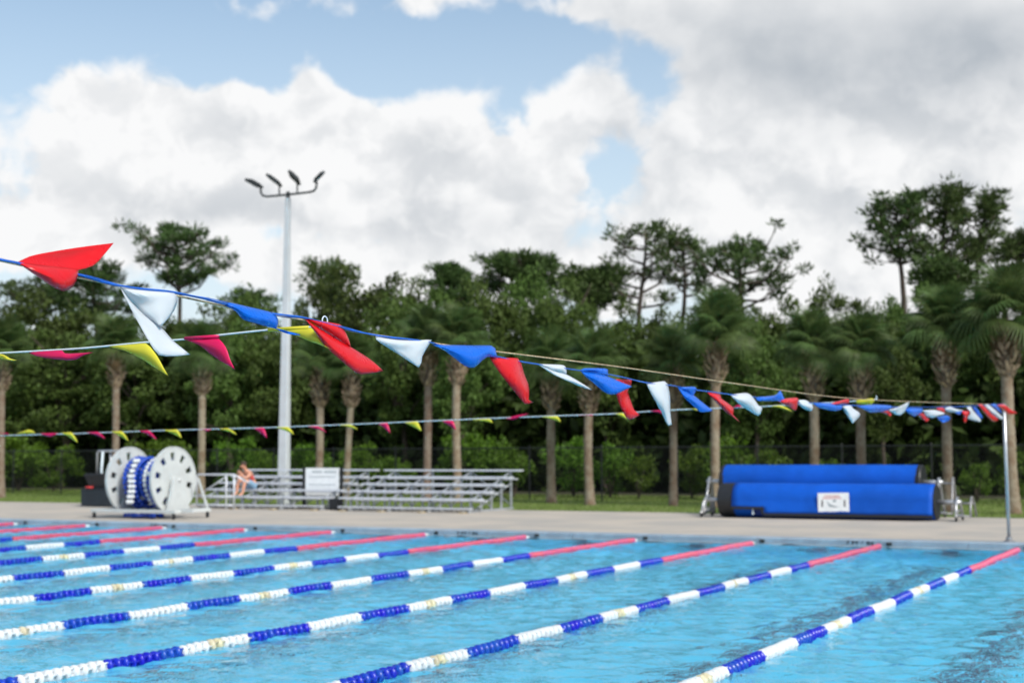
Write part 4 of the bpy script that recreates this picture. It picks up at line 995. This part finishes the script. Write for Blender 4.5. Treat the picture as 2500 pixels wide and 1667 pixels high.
def palm(px_, ytop, Y, label, lean=0.0, size=1.0, boot_len=1.35, tw=.165, seed=0, xtop=None):
    r_ = random.Random(seed*7+1)
    base = VY(px_, 1215, Y); top = VY(xtop if xtop is not None else px_, ytop, Y); Hh = top.z-GROUND; dx = top.x-base.x
    e = empty('palm_tree', (base.x, Y, GROUND)); tag(e, label, 'palm', 'sabal palms along the fence')
    n_ = 46; pts, rs = [], []; bx_, by_ = r_.uniform(-.12, .12), r_.uniform(-.1, .1)
    for i in range(n_+1):
        t_ = i/n_; pts.append(Vector((dx*t_+bx_*math.sin(math.pi*t_), by_*math.sin(math.pi*t_), -.1+(Hh+.1)*t_))); rs.append(tw*(1.25-.35*min(1, t_*5) if t_ < .2 else .93-.06*t_)*(1+.06*mnoise.noise(Vector((t_*9, seed, 0)))+(.035 if i % 2 else -.035)+.05*mnoise.noise(Vector((t_*40, seed, 3)))))
    MB().tube(pts, rs, 14).build('trunk', 'bark_palm', e, True)
    # lattice of old leaf bases below the crown
    mb = MB(); tp = pts[-1]; nb = int(boot_len/.07)*4
    for i in range(nb):
        z = Hh-boot_len+boot_len*i/nb; a = i*2.399+r_.uniform(-.2, .2); t_ = max(0, z/Hh)
        cx, cy = dx*t_+bx_*math.sin(math.pi*t_), by_*math.sin(math.pi*t_)
        rr_ = tw*(1.05+.95*math.sin(math.pi*min(1, (i/nb)*1.05))); o_ = Vector((math.cos(a), math.sin(a), 0)); sd = Vector((-o_.y, o_.x, 0))
        up = Vector((0, 0, 1)); tl = r_.uniform(.14, .30); sk = r_.choice((-1, 1))*.10
        p0 = Vector((cx, cy, z))+o_*rr_*.8; p1 = p0+o_*(.13+.07*r_.random())+up*tl+sd*sk
        mb.add([p0+sd*.06, p0-sd*.06, p0-o_*.03-up*.05, p1+sd*.028, p1-sd*.028, p1-o_*.045], [(0, 1, 4, 3), (1, 2, 5, 4), (2, 0, 3, 5), (3, 4, 5)])
    o = mb.build('leaf_bases', 'boot', e); o['kind'] = 'stuff'
    ctr = tp+Vector((0, 0, .42)); nf = r_.randint(27, 38); vs_ = r_.uniform(.88, 1.12); dr0 = r_.uniform(88, 108); tilt = Vector((r_.gauss(0, .12), r_.gauss(0, .12), 0))
    for i in range(nf):
        u_ = (i+.5)/nf; elv = R(84-dr0*u_**.9)+r_.uniform(-.12, .12); a = i*2.399+r_.uniform(-.25, .25)
        me = FR[0] if u_ < .35 else FR[1] if u_ < .7 else FR[2]
        o = link('frond', me, None, e, loc=ctr+Vector((0, 0, -.25*u_))); o.rotation_mode = 'QUATERNION'
        dr = Vector((math.cos(a)*math.cos(elv), math.sin(a)*math.cos(elv), math.sin(elv)))
        sd = Vector((-math.sin(a), math.cos(a), 0)); up = dr.cross(sd)
        o.rotation_quaternion = (Matrix((dr, sd, up)).transposed()@Matrix.Rotation(r_.uniform(-.5, .5), 3, 'X')).to_quaternion(); s_ = size*vs_*r_.uniform(.74, 1.02); o.scale = (s_, s_, s_)
    for i in range(r_.randint(1, 7)):
        a = r_.uniform(0, 6.28); elv = R(r_.uniform(-82, -45)); o = link('dry_frond', FD, None, e, loc=ctr+Vector((0, 0, -.35))); o.rotation_mode = 'QUATERNION'
        dr = Vector((math.cos(a)*math.cos(elv), math.sin(a)*math.cos(elv), math.sin(elv))); sd = Vector((-math.sin(a), math.cos(a), 0))
        o.rotation_quaternion = Matrix((dr, sd, dr.cross(sd))).transposed().to_quaternion(); s_ = size*.55; o.scale = (s_, s_, s_)
    return e
PALMS = [ # px of base, y of trunk top, Y, label, lean, size
 (2, 872, 41.0, 'palm cut by the left edge of the picture', .0, 1.0, 5), (281, 862, 42.0, 'palm whose trunk rises behind the white storage reel', 0, 1.0, 283), (490, 880, 42.5, 'palm right of the storage reel, left of the seated person', 0, 1.0, 493),
 (776, 905, 43.0, 'dim palm right of the floodlight mast, behind the white board', 0, .95, 780), (843, 905, 43.0, 'leaning pale palm behind the white board, its trunk tilting right', 0, .9, 862), (1041, 848, 42.5, 'brown-trunked palm behind the right bleacher, left of a pale one', 0, 1.05, 1046),
 (1120, 845, 42.3, 'pale-trunked palm behind the middle of the right bleacher', 0, 1.05, 1118), (1346, 905, 43.3, 'palm just right of the right bleacher with a dark thick crown base', 0, 1.0, 1347), (1441, 910, 42.0, 'palm with blotchy trunk midway between bleacher and blue cover', 0, 1.0, 1444),
 (1643, 900, 42.3, 'thin palm left of the palm beside the blue cover', 0, .95, 1644), (1746, 835, 41.3, 'pale palm at the left end of the blue pool cover', 0, 1.1, 1750), (1985, 868, 41.8, 'palm rising behind the middle of the blue pool cover', 0, 1.0, 1983),
 (2108, 872, 41.8, 'palm behind the right half of the blue pool cover', 0, 1.0, 2105), (2315, 828, 41.0, 'palm behind the stands at the right end of the blue cover', 0, 1.1, 2309), (2474, 800, 40.2, 'thick palm behind the flag pole at the right edge', 0, 1.2, 2455)]
for i, (x, yt, Y, lab, ln, sz, xt) in enumerate(PALMS):
    palm(x, yt, Y, lab, ln, sz*(.9 if i >= 10 else .95), seed=i, xtop=xt, tw=.175 if i == 14 else .152 if i not in (4, 9) else .13)

# ------------------------------------------------------------------ trees and bushes
def leaf(mb, p, s_, r_, flat=.0, asp=.55):
    a = Vector((r_.gauss(0, 1), r_.gauss(0, 1), r_.gauss(0, 1)*(1-flat))).normalized(); b_ = a.cross(Vector((r_.gauss(0, 1), r_.gauss(0, 1), r_.gauss(0, 1)))).normalized()
    n_ = a.cross(b_)
    mb.add([p-a*s_, p+b_*s_*asp+n_*s_*.15, p+a*s_, p-b_*s_*asp+n_*s_*.15], [(0, 1, 2, 3)])
def crown_mesh(name, seed, rad, hgt, nclump, nleaf, ls, cr=(.55, 1.0), mat='leaf'):
    """foliage as leaf clumps hung in the outer part of an uneven crown"""
    r_ = random.Random(seed); mb = MB()
    for c in range(nclump):
        while True:
            p = Vector((r_.uniform(-1, 1), r_.uniform(-1, 1), r_.uniform(-1, 1)))
            if .30 < p.length < 1: break
        lump = 1+.35*mnoise.noise(p*1.8+Vector((seed, 0, 0)))
        ctr = Vector((p.x*rad*lump, p.y*rad*lump, hgt/2+p.z*hgt/2*lump)); cs = r_.uniform(*cr)
        for q in range(nleaf):
            d = Vector((r_.gauss(0, 1), r_.gauss(0, 1), r_.gauss(0, .75))).normalized()*cs*(r_.random()**.4); d.z *= .7
            leaf(mb, ctr+d, ls*r_.uniform(.6, 1.25), r_)
    me = mb.mesh(name); me.materials.append(MATS[mat]); return me
CR_ = [crown_mesh('crown', s_, 2.6, 5.2, 96, 110, .115, (.4, .85)) for s_ in (1, 2, 3, 4)]
BU = [crown_mesh('foliage', 20+s_, 1.0, 1.7, 16, 90, .085, (.3, .55), 'leaf_bright') for s_ in range(3)]
def trunk_mesh(name, seed, Hh, r0, rad):
    r_ = random.Random(seed); mb = MB(); pts = [Vector((.15*math.sin(i*1.3+seed), .12*math.cos(i*1.7+seed), Hh*i/8)) for i in range(9)]; pts[0] = Vector((0, 0, -.2))
    mb.tube(pts, [r0*(1.3-i*.13) for i in range(9)], 9)
    for i in range(9):
        j = r_.randint(3, 7); a = r_.uniform(0, 6.28); p = pts[j]; e_ = p+Vector((math.cos(a)*rad*r_.uniform(.5, .85), math.sin(a)*rad*r_.uniform(.5, .85), r_.uniform(.6, 2.2)))
        mb.tube([p, p.lerp(e_, .5)+Vector((0, 0, .25)), e_], [r0*.45, r0*.3, r0*.10], 6)
    me = mb.mesh(name, True); me.materials.append(MATS['bark']); return me
TR_ = [trunk_mesh('trunk', s_, 5.5, .16, 2.4) for s_ in (1, 2)]
words = ['first', 'second', 'third', 'fourth', 'fifth', 'sixth', 'seventh', 'eighth', 'ninth', 'tenth', 'eleventh', 'twelfth', 'thirteenth', 'fourteenth', 'fifteenth', 'sixteenth', 'seventeenth', 'eighteenth', 'nineteenth', 'twentieth', 'twenty-first', 'twenty-second', 'twenty-third', 'twenty-fourth', 'twenty-fifth', 'twenty-sixth', 'twenty-seventh', 'twenty-eighth', 'twenty-ninth', 'thirtieth', 'thirty-first', 'thirty-second', 'thirty-third', 'thirty-fourth', 'thirty-fifth', 'thirty-sixth', 'thirty-seventh', 'thirty-eighth', 'thirty-ninth', 'fortieth']
rt = random.Random(17)
TREES = sorted([(-40, 800, 125, 54), (70, 742, 115, 55), (215, 770, 100, 58), (330, 800, 100, 53), (470, 770, 110, 56), (600, 735, 80, 57), (690, 800, 80, 54), (790, 672, 75, 60), (900, 690, 120, 57), (985, 740, 95, 54), (1075, 735, 90, 58), (1190, 712, 95, 56), (1280, 690, 90, 60), (1390, 700, 90, 57), (1480, 780, 95, 54), (1580, 770, 95, 58), (1690, 780, 95, 55), (1790, 745, 95, 58), (1900, 760, 95, 55), (2020, 712, 75, 59), (2110, 755, 85, 56), (2220, 735, 90, 58), (2330, 745, 95, 56), (2430, 735, 95, 59), (2540, 760, 110, 55), (560, 810, 90, 53), (150, 830, 110, 52.5), (1130, 790, 90, 52.5), (1850, 810, 95, 52.5), (2160, 820, 90, 52.5)])
for i, (x, yt, hwid, Y) in enumerate(TREES):
    p = VY(x, 1205, Y); top = VY(x, yt, Y).z-GROUND; wr_ = VY(x+hwid, 1000, Y).x-VY(x, 1000, Y).x
    e = empty('broadleaf_tree', (p.x, Y, GROUND)); tag(e, 'dark green broadleaf tree at the edge of the wood, %s from the left' % words[i], 'tree', 'broadleaf trees of the wood behind the palms')
    ch = top*.72; o = link('crown', CR_[i % 4], None, e, loc=(0, 0, top-ch*.93), rz=rt.uniform(0, 6.28)); s_ = wr_/2.6; o.scale = (s_, s_, ch/5.2)
    o = link('trunk', TR_[i % 2], None, e, rz=rt.uniform(0, 6.28)); q = (top*.8)/5.5; o.scale = (s_*.9, s_*.9, q)
# pines: bare trunk, a few rising limbs, tufts of needles
def pine(x, yt, hwid, ybot, Y, xb, label, seed, dense=1.0):
    r_ = random.Random(seed*31+5); base = VY(xb, 1205, Y); top = VY(x, yt, Y); Hh = top.z-GROUND; dx = top.x-base.x
    wr_ = VY(x+hwid, 800, Y).x-VY(x, 800, Y).x; zb = VY(x, ybot, Y).z-GROUND
    e = empty('pine_tree', (base.x, Y, GROUND)); tag(e, label, 'pine', 'tall pines above the wood')
    tk, nd = MB(), MB(); n_ = 12
    tp = [Vector((dx*(i/n_)**1.3+.12*math.sin(i*.9+seed), .1*math.cos(i*.8+seed), -.2+(Hh*.97+.2)*i/n_)) for i in range(n_+1)]
    r0 = .26; tk.tube(tp, [r0*(1-.8*i/n_) for i in range(n_+1)], 9)
    nl = int(20*dense)+2
    def tuft(c, cs):
        for q in range(int(58*dense)):
            d = Vector((r_.gauss(0, 1), r_.gauss(0, 1), r_.gauss(0, .8))).normalized(); rr_ = cs*r_.random()**.5; p = c+Vector((d.x*rr_, d.y*rr_, d.z*rr_*.62))
            dr = (d+Vector((0, 0, .5))).normalized(); sd = dr.cross(Vector((r_.gauss(0, 1), r_.gauss(0, 1), r_.gauss(0, 1)))).normalized(); L = r_.uniform(.16, .30)
            nd.add([p-sd*.045, p+sd*.045, p+dr*L+sd*.012, p+dr*L-sd*.012], [(0, 1, 2, 3)])
    for i in range(nl):
        u_ = (i+.5)/nl; z0 = zb+(Hh-zb)*(u_*.92-.06); t_ = min(1, max(0, (z0+.2)/(Hh*.97+.2))); j = min(n_-1, int(t_*n_)); p0 = tp[j].lerp(tp[j+1], t_*n_-j)
        a = i*2.399+r_.uniform(-.4, .4); prof_ = math.sin(math.pi*(.22+.73*u_))**.7; L = wr_*prof_*r_.uniform(.65, 1.08)
        e_ = p0+Vector((math.cos(a)*L, math.sin(a)*L, L*r_.uniform(.2, .75))); mid = p0.lerp(e_, .5)+Vector((r_.uniform(-.2, .2), r_.uniform(-.2, .2), -.12*L))
        tk.tube([p0, mid, e_], [.075, .05, .02], 5); 
        for q in range(r_.randint(3, 4)):
            f_ = r_.uniform(.40, 1.04); c = mid.lerp(e_, (f_-.5)*2) if f_ > .5 else p0.lerp(mid, f_*2); c = c+Vector((r_.gauss(0, .35), r_.gauss(0, .35), r_.uniform(0, .35)))
            tk.tube([mid.lerp(e_, max(0, (f_-.6)*2)), c], [.025, .012], 4, False); tuft(c, r_.uniform(.26, .50)*(.8+.12*wr_))
    tuft(tp[-1], .7); tuft(tp[-1]+Vector((.4, .2, -.3)), .6)
    tk.build('trunk', 'bark', e, True); nd.build('crown', 'leaf_pine', e)
PINES = [(437, 557, 100, 715, 64, 425, 'round-topped pine standing above the wood between the red and white pennants', 1.2), (235, 650, 95, 790, 62, 230, 'dark pine behind the large red pennant at the left', 1.25), (110, 700, 90, 800, 66, 115, 'low pine under the large red pennant at the left', 1.1),
 (1270, 638, 90, 740, 64, 1265, 'flat-topped pine above the wood over the middle of the picture', 1.3), (1570, 541, 120, 745, 66, 1562, 'tall open pine left of centre-right gap, with bare forked trunk', .72), (1665, 580, 80, 720, 68, 1670, 'open pine between two taller pines right of the centre', .6), (1810, 592, 145, 750, 65, 1790, 'wide umbrella-shaped open pine above the blue cover palms', .85),
 (2195, 478, 100, 640, 66, 2208, 'leftmost of the tall pines at the right, crown leaning left', .85), (2318, 430, 78, 725, 67, 2285, 'tallest pine at the right, in the middle of its group', .92), (2405, 452, 68, 710, 68, 2370, 'right pine of the tall group, trunk leaning right', .85), (2505, 575, 80, 690, 66, 2510, 'pine cut by the right edge of the picture', .9),
 (1440, 668, 70, 760, 65, 1440, 'short pine between the flat-topped pine and the tall open one', 1.1), (1110, 655, 50, 760, 67, 1108, 'narrow pointed pine above the pale-trunked palm', 1.1), (2290, 640, 60, 740, 63, 2290, 'small low pine under the tall group at the right', .8), (615, 715, 55, 800, 66, 615, 'thin low pine just left of the floodlight mast', .7), (800, 650, 60, 740, 66, 800, 'feathery small pine just right of the floodlight mast', .6)]
for i, (x, yt, hwid, yb, Y, xb, lab, dn) in enumerate(PINES): pine(x, yt, hwid, yb, Y, xb, lab, i, dn)
# bright bushes behind the fence
BUSH = sorted([(45, 1050, 80, 47.5), (130, 1085, 60, 48), (-40, 1090, 70, 47), (350, 1075, 60, 48), (420, 1060, 70, 49), (575, 1065, 60, 49), (640, 1095, 50, 47.2), (735, 1070, 60, 48.5), (820, 1100, 50, 47.5), (890, 1080, 60, 49), (965, 1105, 55, 47.5), (1120, 1060, 60, 48.2), (1185, 1050, 70, 48), (1255, 1075, 60, 47.5), (1400, 1065, 75, 48.5), (1490, 1080, 65, 48), (1560, 1100, 50, 47.6), (1690, 1085, 55, 48.4), (1790, 1060, 75, 47.6), (1870, 1085, 65, 48.4), (2030, 1120, 50, 48), (2240, 1130, 45, 48.5), (2385, 1120, 50, 47.4), (2480, 1090, 60, 48.6)])
for i, (x, yt, hwid, Y) in enumerate(BUSH):
    p = VY(x, 1205, Y); top = VY(x, yt, Y).z-GROUND; wr_ = VY(x+hwid, 1100, Y).x-VY(x, 1100, Y).x
    e = empty('bush', (p.x, Y, GROUND)); tag(e, 'bright green bush behind the black fence, %s bush from the left' % words[i], 'bush', 'bushes behind the fence')
    o = link('foliage', BU[i % 3], None, e, loc=(0, 0, top*.12), rz=rt.uniform(0, 6.28)); o.scale = (wr_/1.25, wr_/1.25, top/2.05)
    mb = MB()
    for q in range(5): a = q*1.3+i; mb.tube([(0, 0, -.05), (.15*math.cos(a)*wr_, .15*math.sin(a)*wr_, top*.35), (.35*math.cos(a)*wr_, .35*math.sin(a)*wr_, top*.7)], [.03, .02, .008], 5)
    mb.build('stems', 'bark', e)
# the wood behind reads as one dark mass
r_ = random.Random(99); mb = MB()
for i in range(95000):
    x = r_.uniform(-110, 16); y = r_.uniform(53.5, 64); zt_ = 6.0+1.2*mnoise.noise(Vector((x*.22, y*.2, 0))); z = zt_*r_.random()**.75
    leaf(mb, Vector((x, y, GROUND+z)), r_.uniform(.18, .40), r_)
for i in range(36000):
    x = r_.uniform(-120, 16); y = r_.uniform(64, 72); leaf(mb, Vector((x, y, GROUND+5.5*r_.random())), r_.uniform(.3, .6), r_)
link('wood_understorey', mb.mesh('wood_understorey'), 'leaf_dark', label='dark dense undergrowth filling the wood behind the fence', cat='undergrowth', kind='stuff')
mb = MB(); mb.add(sheet(-110, 30, 51.0, 90, GROUND+.006), [(0, 1, 2, 3)]); pmat('litter', (.045, .035, .018), .95, col2=(.03, .04, .012), vscale=2.0)
mb.build('forest_floor', 'litter', kind='structure')
# grass strip: blades over the lawn
mb = MB(); r_ = random.Random(5)
for i in range(56000):
    x = r_.uniform(-62, 4); y = EDGE_Y+.02+(FY+5-EDGE_Y)*r_.random()**1.3; h_ = r_.uniform(.03, .075)*(1.5 if y > FY-.4 else 1); a = r_.uniform(0, 6.28); dx, dy = .012*math.cos(a), .012*math.sin(a)
    tx_, ty_ = r_.gauss(0, .02), r_.gauss(0, .02)
    mb.add([(x-dx, y-dy, GROUND), (x+dx, y+dy, GROUND), (x+tx_, y+ty_, GROUND+h_)], [(0, 1, 2)])
link('lawn_grass', mb.mesh('lawn_grass'), 'blade', label='short mown grass between the deck and the fence', cat='grass', kind='stuff')
